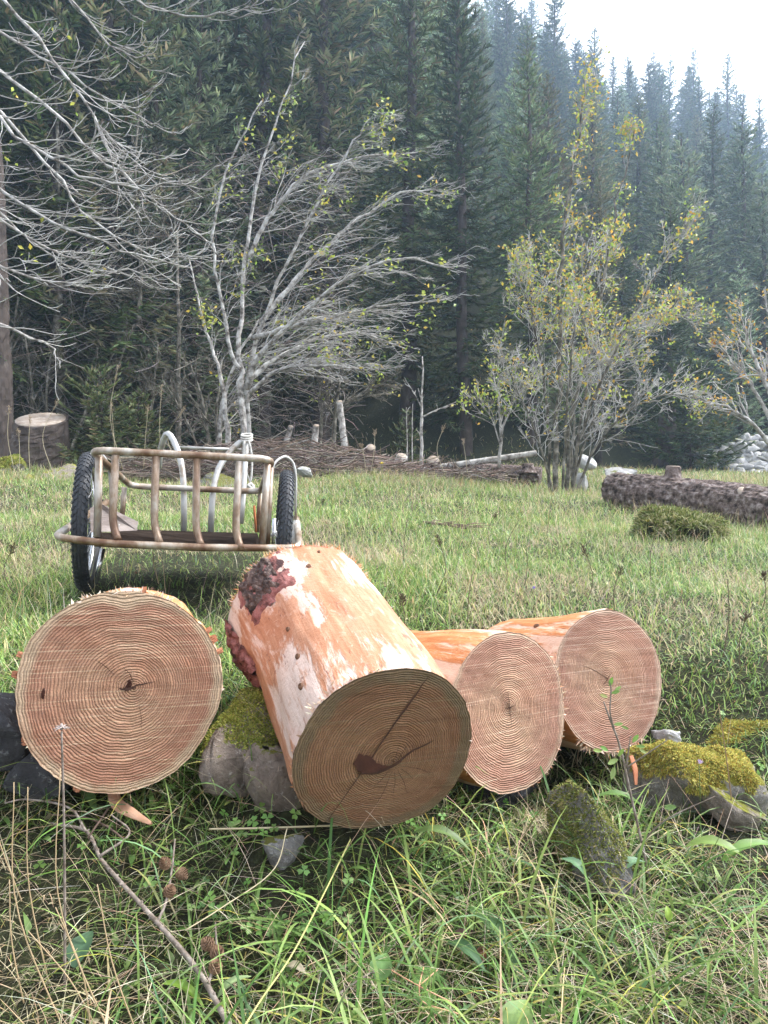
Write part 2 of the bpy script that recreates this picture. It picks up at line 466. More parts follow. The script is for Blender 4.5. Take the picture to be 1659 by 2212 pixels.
M['rope'] = mat_noise('rope', [(.3, (.42, .40, .37)), (.7, (.62, .60, .56))], 90, rough=.9, bump=.6, bscale=160, bdist=.003)
M['redrod'] = mat_noise('redrod', [(.3, (.30, .09, .03)), (.7, (.42, .15, .06))], 20, bump=0)
M['shaving'] = mat_noise('shaving', [(.3, (.42, .20, .11)), (.6, (.58, .34, .22)), (.75, (.64, .42, .3))], 14, (1, 1, 3), bump=.3, bscale=60, bdist=.004)
M['peel'] = mat_noise('peel', [(.3, (.34, .12, .06)), (.7, (.52, .25, .14))], 14, bump=.2)
M['cone'] = mat_noise('cone', [(.3, (.10, .055, .03)), (.6, (.26, .16, .10)), (.75, (.38, .27, .19))], 60, bump=.3, bscale=120, bdist=.003)
M['petal'] = mat_vcol('petal', .3, .6)

# ------------------------------------------------------------------ ground (one sheet to the far side of the hill)
def build_ground():
    ys = np.concatenate([np.arange(-6, .6, .4), np.arange(.6, 4.2, .04), np.arange(4.2, 20, .3), np.arange(20, 92, 1.2), np.arange(92, 420, 20)])
    us = np.linspace(-1, 1, 150)
    X = us[None] * (2.2 + np.clip(ys, 0, None)[:, None] * 1.05)
    Y = np.repeat(ys[:, None], len(us), 1)
    Z = ground(X, Y)
    far = Y > 92
    Z = np.where(far, np.maximum(Z, -60), Z)
    V = np.stack([X, Y, Z], -1).reshape(-1, 3)
    i = np.arange(len(ys) * len(us)).reshape(len(ys), len(us))
    F = np.stack([i[:-1, :-1], i[:-1, 1:], i[1:, 1:], i[1:, :-1]], -1).reshape(-1, 4)
    o = npmesh('ground', V, F, M['soil']); tag(o, kind='structure')


build_ground()

# ------------------------------------------------------------------ logs
LOGS = []     # centre, axis (inwards), length, radius: kept free of grass


def frame_of(n):
    n = norm(n); up = np.array([0, 0, 1.]); x = norm(np.cross(up, n)); y = np.cross(n, x)
    return x, y, n


def make_log(label, c, axis, L, Rf, Rb, outline, pith, mface, mside, seed, notch=None, step=None, flare=None, rough=.006):
    """c: centre of the sawn face, axis: direction into the log"""
    c = np.asarray(c, float); n = -norm(axis); x, y, n = frame_of(n)
    LOGS.append((c, norm(axis), L, max(Rf, Rb)))
    rng = np.random.default_rng(seed)
    root = thing('log', label, 'log', c)
    root.rotation_euler = Matrix(np.stack([x, y, n], 1).tolist()).to_euler()
    NT = 180; th = np.arange(NT) * 2 * math.pi / NT
    rad = np.ones(NT)
    for k, a, ph in outline: rad += a * np.cos(k * (th - R_(ph)))
    jag = rng.normal(0, 1, NT); jag = (jag + np.roll(jag, 1) + np.roll(jag, -1)) / 3 * .006
    rim = rad * (1 + jag)
    # sawn face, local coordinates
    NR = 40; t = np.linspace(0, 1, NR) ** .9
    px, py = pith
    bx = np.cos(th) * rim * Rf; by = np.sin(th) * rim * Rf
    X = px + (bx - px)[None] * t[:, None]; Y = py + (by - py)[None] * t[:, None]
    T = np.repeat(t[:, None], NT, 1)
    if notch is not None:                         # rings bend inwards under an old wound
        a0, wa, am = notch
        dd = (np.degrees(th) - a0 + 180) % 360 - 180
        g = np.exp(-(dd / wa) ** 2)[None] * np.exp(-((T - .82) / .22) ** 2)
        T = T + am * g
    Zf = (vnoise(X * 40, Y * 40, 1, seed) - .5) * .0022 + rng.normal(0, .00025, X.shape)
    sawl = np.cos(math.radians(70)) * X + np.sin(math.radians(70)) * Y
    Zf += .0003 * np.sin(sawl * 160 + 3 * vnoise(X * 9, Y * 9, 1, seed + 2))
    if step is not None:
        (x0, y0), (x1, y1), hs = step
        dx, dy = x1 - x0, y1 - y0; ll = math.hypot(dx, dy)
        sd = (dx * (Y - y0) - dy * (X - x0)) / ll
        Zf += hs * sstep(-.002, .002, sd)
    V = np.stack([X, Y, Zf], -1).reshape(-1, 3)
    i = np.arange(NR * NT).reshape(NR, NT)
    F = np.stack([i[:-1], np.roll(i, -1, 1)[:-1], np.roll(i, -1, 1)[1:], i[1:]], -1).reshape(-1, 4)
    F = F[:, ::-1]
    fo = npmesh('cut_face', V, F, mface, None, None, True, {'t': T.ravel()}); fo.parent = root
    # stripped flank + far end
    NZ = 46; s = np.linspace(0, 1, NZ)
    S, TH = np.meshgrid(s, th, indexing='ij')
    rr = (Rf + (Rb - Rf) * S) * (rim[None] * (1 - sstep(0, .08, S)) + rad[None] * sstep(0, .08, S))
    rr = rr + (vnoise(TH * 3.2, S * L * 6, 1, seed) - .5) * 2 * rough + (vnoise(TH * 9, S * L * 9, 1, seed + 1) - .5) * rough * .8
    rr = rr - .003 * (1 - sstep(0, .03, S))
    if flare is not None:
        for (a0, wa, am, s0) in flare:
            dd = (np.degrees(TH) - a0 + 180) % 360 - 180
            rr = rr + am * np.exp(-(dd / wa) ** 2) * sstep(s0, 1.0, S)
    Vs = np.stack([np.cos(TH) * rr, np.sin(TH) * rr, -.002 - S * L], -1)
    caps = []
    for q in (.8, .5, .2, .01):
        caps.append(np.stack([np.cos(th) * rr[-1] * q, np.sin(th) * rr[-1] * q, np.full(NT, -.002 - L - .004 * (1 - q))], -1))
    Vs = np.concatenate([Vs, np.array(caps)], 0)
    j = np.arange(Vs.shape[0] * NT).reshape(-1, NT)
    F = np.stack([j[:-1], np.roll(j, -1, 1)[:-1], np.roll(j, -1, 1)[1:], j[1:]], -1).reshape(-1, 4)
    bo = npmesh('log_body', Vs.reshape(-1, 3), F, mside, None); bo.parent = root

    def surf(thd, s_, h=0.0):
        """point on the flank: angle in degrees, 0..1 along, h above the wood"""
        a = np.radians(np.asarray(thd, float)) % (2 * math.pi); s_ = np.asarray(s_, float)
        ai = a / (2 * math.pi) * NT; i0 = np.floor(ai).astype(int) % NT; i1 = (i0 + 1) % NT; f = ai - np.floor(ai)
        si = np.clip(s_, 0, .9999) * (NZ - 1); k0 = np.floor(si).astype(int); g = si - k0
        r = (rr[k0, i0] * (1 - f) + rr[k0, i1] * f) * (1 - g) + (rr[k0 + 1, i0] * (1 - f) + rr[k0 + 1, i1] * f) * g
        r = r + h
        return np.stack([np.cos(a) * r, np.sin(a) * r, -.002 - s_ * L], -1)

    # splinters round the saw cut
    def splinters(nn, arc=(0, 360), lmin=.003, lmax=.012, pal=((.66, .46, .32, 2), (.6, .3, .14, 1), (.75, .62, .48, 1)), nm='splinters'):
        a = rng.uniform(arc[0], arc[1], nn)
        p = surf(a, np.abs(rng.normal(0, .012, nn)), -.002)
        ar = np.radians(a)
        d = np.stack([np.cos(ar), np.sin(ar), rng.normal(.1, .7, nn)], -1) + rng.normal(0, .5, (nn, 3))
        d = norm(d); ll = rng.uniform(lmin, lmax, nn)
        w = norm(np.cross(d, rng.normal(0, 1, (nn, 3)))) * rng.uniform(.001, .0035, nn)[:, None]
        V = np.stack([p - w, p + w, p + d * ll[:, None] * .7 + w * .6, p + d * ll[:, None]], 1).reshape(-1, 3)
        F = np.arange(nn * 4).reshape(-1, 4)
        cc = np.repeat(pick(pal, nn, rng), 4, 0)
        o = npmesh(nm, V, F, M['splinter'], None, cc, False); o.parent = root; tag(o, kind='stuff')
    return root, surf, splinters, (x, y, n, c), rng, rim


def bark_patch(root, surf, th0, th1, s0, s1, mat, seed, thick=.008, label=None):
    rng = np.random.default_rng(seed)
    A, B = 46, 46
    u = np.linspace(0, 1, A); v = np.linspace(0, 1, B)
    U, W = np.meshgrid(u, v, indexing='ij')
    e = np.minimum(np.minimum(U, 1 - U), np.minimum(W, 1 - W)) * 2 + (vnoise(U, W, 6, seed) - .5) * .5 + (vnoise(U, W, 14, seed + 1) - .5) * .25
    h = thick * sstep(.02, .3, e) * (.6 + .9 * vnoise(U, W, 11, seed + 2)) + thick * .8 * (vnoise(U, W, 24, seed + 3) - .3) * sstep(.1, .3, e)
    h = np.where(e < .02, -.006, h)
    P = surf(th0 + (th1 - th0) * U, s0 + (s1 - s0) * W, h).reshape(-1, 3)
    i = np.arange(A * B).reshape(A, B)
    F = np.stack([i[:-1, :-1], i[1:, :-1], i[1:, 1:], i[:-1, 1:]], -1).reshape(-1, 4)
    o = npmesh('bark_patch', P, F, mat, None, None, False); o.parent = root
    if label: o['label'] = label


def flat_strip(root, name, pts, w, mat, z=.0035):
    """thin dark strip on the sawn face (local xy polyline)"""
    p = smooth_poly(np.c_[np.asarray(pts, float), np.zeros(len(pts))], 24)[:, :2]
    p = p + np.random.default_rng(len(pts)).normal(0, .0006, p.shape)
    tgt = np.gradient(p, axis=0); nn = norm(np.stack([-tgt[:, 1], tgt[:, 0]], -1))
    ww = np.interp(np.linspace(0, 1, 24), np.linspace(0, 1, len(w)), w)[:, None] / 2
    V = np.concatenate([np.c_[p - nn * ww, np.full(24, z)], np.c_[p + nn * ww, np.full(24, z)]])
    i = np.arange(24)
    F = np.stack([i[:-1], i[1:], i[1:] + 24, i[:-1] + 24], -1)
    o = npmesh(name, V, F, mat, None, None, False); o.parent = root
    return o


def knot(root, surf, th, s, r):
    P = surf(th, s, .0015); Pn = surf(th, s, .01) - P; nn = norm(Pn)
    ax = norm(np.cross(nn, [0, 0, 1.])); ay = np.cross(nn, ax)
    a = np.arange(14) * 2 * math.pi / 14
    rings = []
    for q, h in ((1.25, -.004), (1.0, .002), (.7, .0035), (.35, .001), (.02, .0)):
        rings.append(P + (np.cos(a)[:, None] * ax * r * q + np.sin(a)[:, None] * ay * r * q * 1.5) + nn * h)
    V = np.concatenate(rings); j = np.arange(len(V)).reshape(-1, 14)
    F = np.stack([j[:-1], np.roll(j, -1, 1)[:-1], np.roll(j, -1, 1)[1:], j[1:]], -1).reshape(-1, 4)
    o = npmesh('knot', V, F, M['knot'], None); o.parent = root


def build_logs():
    # --- left log, end on to the viewer
    root, surf, spl, fr, rng, rim = make_log(
        'pale sawn log end on to the viewer, leftmost of the pile', at(262, 1491, 1.56), (-.29, 1, -.075), .5, .208, .20,
        [(2, .012, 80), (3, .012, 20), (5, .006, 0), (7, .004, 50)], (.026, .002), M['face_pale'], M['side_orange'], 11, notch=(88, 13, .075))
    spl(46); spl(120, (55, 120), .01, .022, ((.8, .7, .55, 2), (.7, .45, .3, 1)), 'splinters')
    flat_strip(root, 'crack_or_shade', [(-.005, .004), (.012, .001), (.03, .008), (.068, .014)], (.002, .006, .004, .0008), M['crack_or_shade'])
    flat_strip(root, 'crack_or_shade', [(.024, .018), (.016, .034), (.004, .048)], (.001, .0016, .0006), M['crack_or_shade'])
    flat_strip(root, 'crack_or_shade', [(.036, -.03), (.040, -.06), (.041, -.083)], (.0006, .0012, .0005), M['crack_or_shade'])
    flat_strip(root, 'crack_or_shade', [(-.015, .035), (-.03, .05), (-.052, .068)], (.0006, .0012, .0005), M['crack_or_shade'])
    flat_strip(root, 'stain', [(.012, .0), (.016, .012), (.017, .02)], (.012, .010, .006), M['stain'], .0028)
    flat_strip(root, 'stain', [(-.149, .012), (-.152, .0), (-.150, -.006)], (.008, .007, .004), M['stain'])
    for a, hw in ((206, 2.4), (168, 2.0), (157, 1.6), (27, 2.2), (33, 1.5), (19, 1.4), (246, 2.4), (78, 1.6)): bark_patch(root, surf, a - hw, a + hw, 0, .035, M['peel'], int(a), .007)
    # --- tilted log in the middle
    c = at(833, 1622, 1.5); far = at(668, 1314, 2.2)
    root, surf, spl, fr, rng, rim = make_log(
        'large debarked log tilted downhill with a dark cracked end, in the centre', c, far - c, float(np.linalg.norm(far - c)), .188, .190,
        [(2, .020, 10), (3, .014, 200), (4, .010, 40), (6, .005, 10)], (.02, -.028), M['face_dark'], M['side_main'], 21,
        step=((-.115, -.145), (.075, .165), .005), flare=[(160, 30, .028, .45), (205, 26, .05, .5), (110, 40, .012, .7)])
    spl(46); spl(60, (95, 150), .006, .018)
    flat_strip(root, 'crack_or_shade', [(-.06, -.04), (-.02, -.043), (.02, -.028), (.05, -.003), (.085, .012), (.10, .018)], (.001, .006, .0075, .005, .003, .001), M['crack_or_shade'], .009)
    flat_strip(root, 'crack_or_shade', [(-.112, -.14), (-.05, -.04), (.0, .045), (.04, .108), (.073, .162)], (.001, .0022, .0035, .0045, .001), M['crack_or_shade'], .0065)  # shade along the saw step, painted as a dark strip
    for k in range(9):
        a = R_([250, 272, 295, 318, 340, 60, 85, 35, 228][k]); l = [.1, .07, .08, .06, .09, .06, .04, .05, .07][k]
        flat_strip(root, 'crack_or_shade', [(.02 + .015 * math.cos(a), -.028 + .015 * math.sin(a)), (.02 + l * .6 * math.cos(a + .04), -.028 + l * .6 * math.sin(a + .04)), (.02 + l * math.cos(a), -.028 + l * math.sin(a))], (.0006, .0012, .0005), M['crack_or_shade'], .0085)
    flat_strip(root, 'stain', [(-.062, -.005), (-.045, -.02), (-.02, -.034), (.012, -.033)], (.022, .040, .026, .003), M['stain'], .0075)
    bark_patch(root, surf, 128, 162, .72, .985, M['bark_brown'], 5, .010, 'dark scaly bark left on the upper shoulder')
    bark_patch(root, surf, 118, 168, .68, .99, M['bark_red'], 6, .005, 'reddish inner bark round the dark patch')
    bark_patch(root, surf, 184, 220, .58, .99, M['bark_red'], 7, .010, 'reddish bark strip along the left flank')
    for th, s, r in ((103, .80, .0065), (140, .46, .005), (147, .13, .006), (141, .27, .006), (88, .93, .004)): knot(root, surf, th, s, r)
    # ragged tufts at the far end
    rr = rng; nn = 260; a = rr.uniform(20, 175, nn); p = surf(a, rr.uniform(.985, .999, nn), 0)
    ar = np.radians(a); d = norm(np.stack([np.cos(ar), np.sin(ar), -np.abs(rr.normal(.4, .6, nn))], -1) + rr.normal(0, .3, (nn, 3)))
    w = norm(np.cross(d, rr.normal(0, 1, (nn, 3)))) * .0016; ll = rr.uniform(.006, .022, nn)[:, None]
    o = npmesh('splinters', np.stack([p - w, p + w, p + d * ll * .7 + w * .5, p + d * ll], 1).reshape(-1, 3), np.arange(nn * 4).reshape(-1, 4), M['splinter'], None,
               np.repeat(pick(((.66, .46, .32, 2), (.6, .26, .1, 1)), nn, rr), 4, 0), False); o.parent = root; tag(o, kind='stuff')
    # --- the two logs on the right
    root, surf, spl, fr, rng, rim = make_log(
        'orange debarked log just right of the tilted log, its pale end turned right', at(1102, 1537, 1.85), (-.55, .86, -.12), .62, .194, .185,
        [(2, .015, 100), (3, .010, 60), (5, .007, 30)], (-.004, .012), M['face_mid'], M['side_orange'], 31)
    spl(46); spl(120, (-60, 40), .008, .022)
    flat_strip(root, 'crack_or_shade', [(-.006, .048), (-.003, .02), (-.004, -.004), (.0, -.03)], (.0006, .0022, .0028, .0006), M['crack_or_shade'])
    flat_strip(root, 'crack_or_shade', [(-.02, .010), (-.004, .010), (.014, .014)], (.0008, .0035, .0006), M['crack_or_shade'])
    bark_patch(root, surf, 282, 318, 0, .5, M['peel'], 35, .006)
    root, surf, spl, fr, rng, rim = make_log(
        'orange debarked log furthest right in the pile, beside the yellow mossy stone', at(1318, 1468, 2.06), (-.42, .92, -.19), .46, .191, .188,
        [(2, .018, 70), (3, .008, 150), (5, .006, 80)], (-.012, .004), M['face_far'], M['side_orange'], 41)
    spl(46); spl(120, (230, 300), .01, .028)
    flat_strip(root, 'crack_or_shade', [(-.03, -.012), (-.01, .004), (.006, .02)], (.0006, .0024, .0006), M['crack_or_shade'])
    flat_strip(root, 'crack_or_shade', [(-.012, .004), (-.055, .03), (-.10, .05)], (.0012, .0020, .0006), M['crack_or_shade'])
    knot(root, surf, 118, .42, .007)


build_logs()


# ------------------------------------------------------------------ cart
def build_cart():
    yaw = R_(12)

    def cd(x, f):                                 # depth of a picture point on the cart, f metres behind the axle
        return 3.3 + f * math.cos(yaw) + (x - 395) / FPX * 3.3 * math.sin(yaw) / math.cos(yaw)

    def cp(x, y, f): return at(x, y, cd(x, f))
    root = thing('cart', 'rusty tubular metal hand cart with two bicycle wheels standing in the grass', 'cart', (cp(395, 1275, 0)[0], 3.3, gz(cp(395, 1275, 0)[0], 3.3)))
    tr = .0145
    F0, F1 = -.30, .40

    def tube(name, pts, r=tr, mat='tube_rust', rnd=.06, sides=12):
        p = bez_round(pts, rnd) if len(pts) > 2 else np.array(pts)
        V, F = tube1(p, r, sides)
        return npmesh(name, V, F, M[mat], root)
    # rim of the box: front bar, side bars falling to the rear bar
    rim = [cp(283, 1050, F1), cp(196, 972, F0), cp(588, 992, F0), cp(563, 1062, F1)]
    loop = bez_round([(rim[0] + rim[3]) / 2, rim[3], rim[2], rim[1], rim[0], (rim[0] + rim[3]) / 2], .07)
    V, F = tubes(loop[None], np.full((1, len(loop)), tr * 1.05), 12); npmesh('top_rail', V, F, M['tube_rust'], root)
    # front posts bend forward into the bottom bar
    for x0, y0, x1, y1 in ((250, 983, 247, 1165), (337, 986, 337, 1171), (425, 991, 427, 1178), (517, 996, 513, 1184)):
        tube('front_post', [cp(x0, y0, F0), cp(x1 - 4, y1 - 45, F0), cp(x1 + 1, y1 - 18, F0 - .01), cp(x1 + 8, y1 + 2, F0 - .045)], tr * 1.08, rnd=.05)
    for x0, y0, x1, y1 in ((214, 987, 210, 1160), (578, 1003, 566, 1186)):
        tube('corner_post', [cp(x0, y0, F0 + .03), cp(x1, y1, F0 + .03)], tr * 1.05)
    tube('corner_post', [cp(585, 1010, F0 + .06), cp(577, 1182, F0 + .06)], tr * .9)
    # bottom bar and its arms that go round the wheels
    tube('bumper_bar', [cp(232, 1085, .15), cp(116, 1160, F0), cp(232, 1174, F0 - .05), cp(440, 1183, F0 - .05), cp(648, 1184, F0), cp(640, 1120, .08)], tr * 1.05, rnd=.05)
    # rear posts
    for x0, y0, x1, y1 in ((269, 1052, 262, 1135), (563, 1066, 556, 1150)):
        tube('rear_post', [cp(x0, y0, F1 - .02), cp(x1, y1, F1 - .02)], tr * .9)
    # two bent draw handles standing behind the box
    tube('handle', [cp(397, 1150, F1 + .03), cp(398, 1050, F1 + .03), cp(390, 985, F1 + .10), cp(362, 925, F1 + .16), cp(346, 972, F1 + .25), cp(343, 1010, F1 + .3)], tr * 1.1, 'tube_grey', .12)
    tube('handle', [cp(455, 1150, F1 + .03), cp(459, 1060, F1 + .03), cp(474, 1000, F1 + .1), cp(533, 938, F1 + .16), cp(526, 1050, F1 + .05), cp(520, 1130, F1)], tr * 1.1, 'tube_grey', .10)
    tube('cross_bar', [cp(384, 966, F1 + .16), cp(522, 972, F1 + .16)], tr * .55, 'tube_grey')
    # wheel hoops (thin guards)
    tube('wheel_guard', [cp(588, 1030, -.05), cp(590, 1000, -.05), cp(617, 982, .0), cp(640, 1006, .02), cp(638, 1160, .0)], tr * .42, 'tube_grey', .09)
    tube('wheel_guard', [cp(186, 1020, -.1), cp(190, 985, -.1), cp(212, 972, .0), cp(237, 1002, .05), cp(240, 1100, .06)], tr * .42, 'tube_grey', .08)
    # floor
    fl = [cp(203, 1174, F0 - .02), cp(566, 1184, F0 - .02), cp(556, 1152, F1), cp(262, 1143, F1)]
    dn = np.array([0, 0, -.012])
    V = np.array(fl + [p + dn for p in fl]); Fq = [[0, 1, 2, 3], [7, 6, 5, 4], [0, 4, 5, 1], [1, 5, 6, 2], [2, 6, 7, 3], [3, 7, 4, 0]]
    npmesh('floor_board', V, np.array(Fq), M['ply'], root, smooth=False)
    lip = [cp(204, 1150, F0 + .03), cp(310, 1151, F0 + .16), cp(500, 1156, F0 + .14), cp(553, 1164, F0 + .03), cp(553, 1182, F0 + .0), cp(204, 1176, F0 + .0)]
    V = np.array([p for p in lip] + [p + np.array([0, .008, 0]) for p in lip]); n = 6
    npmesh('floor_lip', V, [np.array([[0, 1, 2, 3, 4, 5]]), np.array([[11, 10, 9, 8, 7, 6]]), np.array([[k, (k + 1) % n, (k + 1) % n + n, k + n][::-1] for k in range(n)])], M['ply'], root, smooth=False)
    # wheels
    yw = R_(14.5); f = np.array([-math.sin(yw), math.cos(yw), -.05]); f = norm(f); rt = norm(np.array([math.cos(yw), math.sin(yw), -.075])); up = np.cross(rt, f)

    def wheel(c, tilt, yw):
        f = norm(np.array([-math.sin(yw), math.cos(yw), -.05])); rt = norm(np.array([math.cos(yw), math.sin(yw), -.075])); up = np.cross(rt, f)
        w = thing('wheel', None, None, (0, 0, 0)); w.parent = root; w.location = c - np.array(root.location)
        ax = norm(rt + tilt * up); u2 = norm(np.cross(ax, f)); f2 = np.cross(u2, ax)
        RW, TW = .272, .0305

        def ringpt(a, r, s): return c + (np.cos(a)[..., None] * f2 + np.sin(a)[..., None] * u2) * np.asarray(r)[..., None] + np.asarray(s)[..., None] * ax
        NA, NB = 96, 14
        A = np.arange(NA) * 2 * math.pi / NA; B = np.arange(NB) * 2 * math.pi / NB
        AA, BB = np.meshgrid(A, B, indexing='ij')
        V = ringpt(AA, RW + TW * .92 * np.cos(BB), TW * np.sin(BB))
        i = np.arange(NA * NB).reshape(NA, NB)
        F = np.stack([i, np.roll(i, -1, 0), np.roll(np.roll(i, -1, 0), -1, 1), np.roll(i, -1, 1)], -1).reshape(-1, 4)
        acc = Acc().add(V, F)
        NK = 64                                    # tread: shoulder blocks and a split centre rib
        for k in range(NK):
            for b0, da, hb, ha in ((.95, 0, .24, .020), (-.95, .5, .24, .020), (.42, .5, .16, .026), (-.42, 0, .16, .026), (.0, .25, .10, .034)):
                a0 = (k + da) * 2 * math.pi / NK
                a = np.array([a0 - ha, a0 + ha]); b = np.array([b0 - hb, b0 + hb])
                g = []
                for rr in (.90, 1.13):
                    for aa in a:
                        for bb in b:
                            g.append(ringpt(np.array(aa + .012 * np.sign(b0) * (bb - b0) / hb), RW + TW * .92 * rr * math.cos(bb), TW * rr * math.sin(bb)))
                acc.add(np.array(g), [[4, 5, 7, 6], [0, 1, 5, 4], [2, 6, 7, 3], [0, 4, 6, 2], [1, 3, 7, 5]])
        acc.build('tyre', M['rubber'], w, False)
        acc = Acc()
        prof = [(RW - .028, -.013), (RW - .020, -.013), (RW - .034, 0), (RW - .020, .013), (RW - .028, .013), (RW - .045, .004), (RW - .045, -.004)]
        AA = A[:, None].repeat(len(prof), 1); r = np.array([p[0] for p in prof])[None].repeat(NA, 0); s = np.array([p[1] for p in prof])[None].repeat(NA, 0)
        V = ringpt(AA, r, s); i = np.arange(NA * len(prof)).reshape(NA, -1)
        acc.add(V, np.stack([i, np.roll(i, -1, 0), np.roll(np.roll(i, -1, 0), -1, 1), np.roll(i, -1, 1)], -1).reshape(-1, 4)).build('rim', M['steel'], w)
        acc = Acc()
        acc.add(*tube1([c - ax * .045, c + ax * .045], .014, 12)); acc.add(*tube1([c - ax * .07, c + ax * .07], .006, 8))
        for sg in (-1, 1): acc.add(*tube1([c + ax * sg * .03, c + ax * sg * .034], .026, 14))
        acc.build('hub', M['steel'], w)
        P = []
        for k in range(32):
            a = k * 2 * math.pi / 32; sg = 1 if k % 2 else -1; a2 = a + (.7 if k % 4 < 2 else -.7)
            P.append([ringpt(np.array(a2), .024, .032 * sg), ringpt(np.array(a), RW - .04, .0)])
        P = np.array(P); V, F = tubes(P, np.full(P.shape[:2], .0011), 4); npmesh('spokes', V, F, M['steel'], w)
    wheel(cp(190, 1127, 0), .05, R_(15)); wheel(cp(610, 1157, 0), .0, R_(9.6))
    tube('axle', [cp(190, 1127, 0), cp(258, 1136, 0)], .008, 'tube_grey'); tube('axle', [cp(572, 1154, 0), cp(610, 1157, 0)], .008, 'tube_grey')
    tube('wheel_strut', [cp(222, 1185, -.1), cp(206, 1262, -.1)], .011, 'steel'); tube('wheel_strut', [cp(592, 1120, -.1), cp(590, 1185, -.1)], .009, 'steel')
    # hook of bolt heads on right arm
    tube('axle_bracket', [cp(636, 1178, -.1), cp(640, 1130, .0)], .02, 'tube_grey')
    # things in the cart
    a = [cp(194, 1098, F0 + .12), cp(213, 1090, F0 + .14), cp(290, 1127, F0 + .42), cp(288, 1146, F0 + .42), cp(196, 1150, F0 + .12)]
    off = np.array([.012, .016, 0.])
    V = np.array(a + [p + off for p in a]); n = 5
    t = thing('plank', 'short weathered grey plank lying at the left inside the cart', 'plank', a[4])
    npmesh('board', V, [np.array([[0, 1, 2, 3, 4]][::-1]), np.array([[9, 8, 7, 6, 5]]), np.array([[k, k + n, (k + 1) % n + n, (k + 1) % n] for k in range(n)])], M['plank'], t, smooth=False)
    o = npmesh('metal_rod', *tube1([cp(549, 1092, F1 - .05), cp(551, 1120, F1 - .05), cp(553, 1150, F1 - .05)], .006, 8), M['redrod']); tag(o, 'thin rust red rod standing in the right rear corner of the cart', 'rod')
    # rope on the right handle
    p0 = cp(533, 950, F1 + .14)
    ac = Acc()
    for k in range(3):
        aa = np.linspace(0, 2 * math.pi, 14); ac.add(*tube1(np.stack([p0[0] + .028 * np.cos(aa), p0[1] + .028 * np.sin(aa), p0[2] + .012 * k + .01 * np.sin(aa)], -1), .006, 6))
    for pts in ([(537, 950), (544, 985), (543, 1030), (537, 1052), (545, 1060)], [(528, 952), (526, 1000), (540, 1040), (548, 1052)], [(536, 1048), (531, 1062), (533, 1068)]):
        ac.add(*tube1([cp(x, y, F1 + .10) for x, y in pts], .0055, 6, 14))
    kc = cp(541, 1052, F1 + .10)
    for k in range(4):
        aa = np.linspace(0, 2 * math.pi, 12); q = RNG.normal(0, 1, 3); ax = norm(np.cross(q, [0, 0, 1.])); ay = norm(np.cross(ax, q))
        ac.add(*tube1(kc + .016 * (np.cos(aa)[:, None] * ax + np.sin(aa)[:, None] * ay) + q * .004, .0075, 6))
    o = ac.build('rope', M['rope']); tag(o, 'knotted white rope hanging from the right handle of the cart', 'rope')


build_cart()


# ------------------------------------------------------------------ rocks, moss
def fbm3(P, s, seed=0):
    r = 0
    for k, a in ((1, .5), (2.1, .28), (4.3, .16), (9.1, .08)):
        r = r + a * (vnoise(P[:, 0] + P[:, 2] * .7 + seed, P[:, 1] - P[:, 2] * .6, s * k, seed) + vnoise(P[:, 1] + 3.1, P[:, 2] + P[:, 0] * .5, s * k, seed + 1)) / 2
    return r - .5


def uv_sphere(nu, nv):
    a = np.linspace(0, 2 * math.pi, nu, endpoint=False); b = np.linspace(.02, math.pi - .02, nv)
    B, A = np.meshgrid(b, a, indexing='ij')
    V = np.stack([np.sin(B) * np.cos(A), np.sin(B) * np.sin(A), np.cos(B)], -1).reshape(-1, 3)
    i = np.arange(nu * nv).reshape(nv, nu)
    F = np.stack([i[:-1], i[1:], np.roll(i, -1, 1)[1:], np.roll(i, -1, 1)[:-1]], -1).reshape(-1, 4)
    return V, F


def rock_geo(c, size, rot, seed, nu=72, nv=48, blocky=.6, rough=.30):
    V, F = uv_sphere(nu, nv)
    V = np.sign(V) * np.abs(V) ** blocky; V = V / np.max(np.abs(V))
    rng = np.random.default_rng(seed)
    for _ in range(9):                           # knock corners off with planes
        n = norm(rng.normal(0, 1, 3)); h = rng.uniform(.48, .78); s = V @ n
        V = V - np.clip(s - h, 0, None)[:, None] * n * .85
    V = V * (1 + rough * 2 * fbm3(V * 1.1, 1.4, seed) + .16 * fbm3(V, 5.5, seed + 7) + .07 * fbm3(V, 14, seed + 9))[:, None]
    V = V * np.asarray(size) / 2
    Rm = np.array(Matrix.Rotation(R_(rot[2]), 3, 'Z') @ Matrix.Rotation(R_(rot[1]), 3, 'Y') @ Matrix.Rotation(R_(rot[0]), 3, 'X'))
    return V @ Rm.T + np.asarray(c, float), F


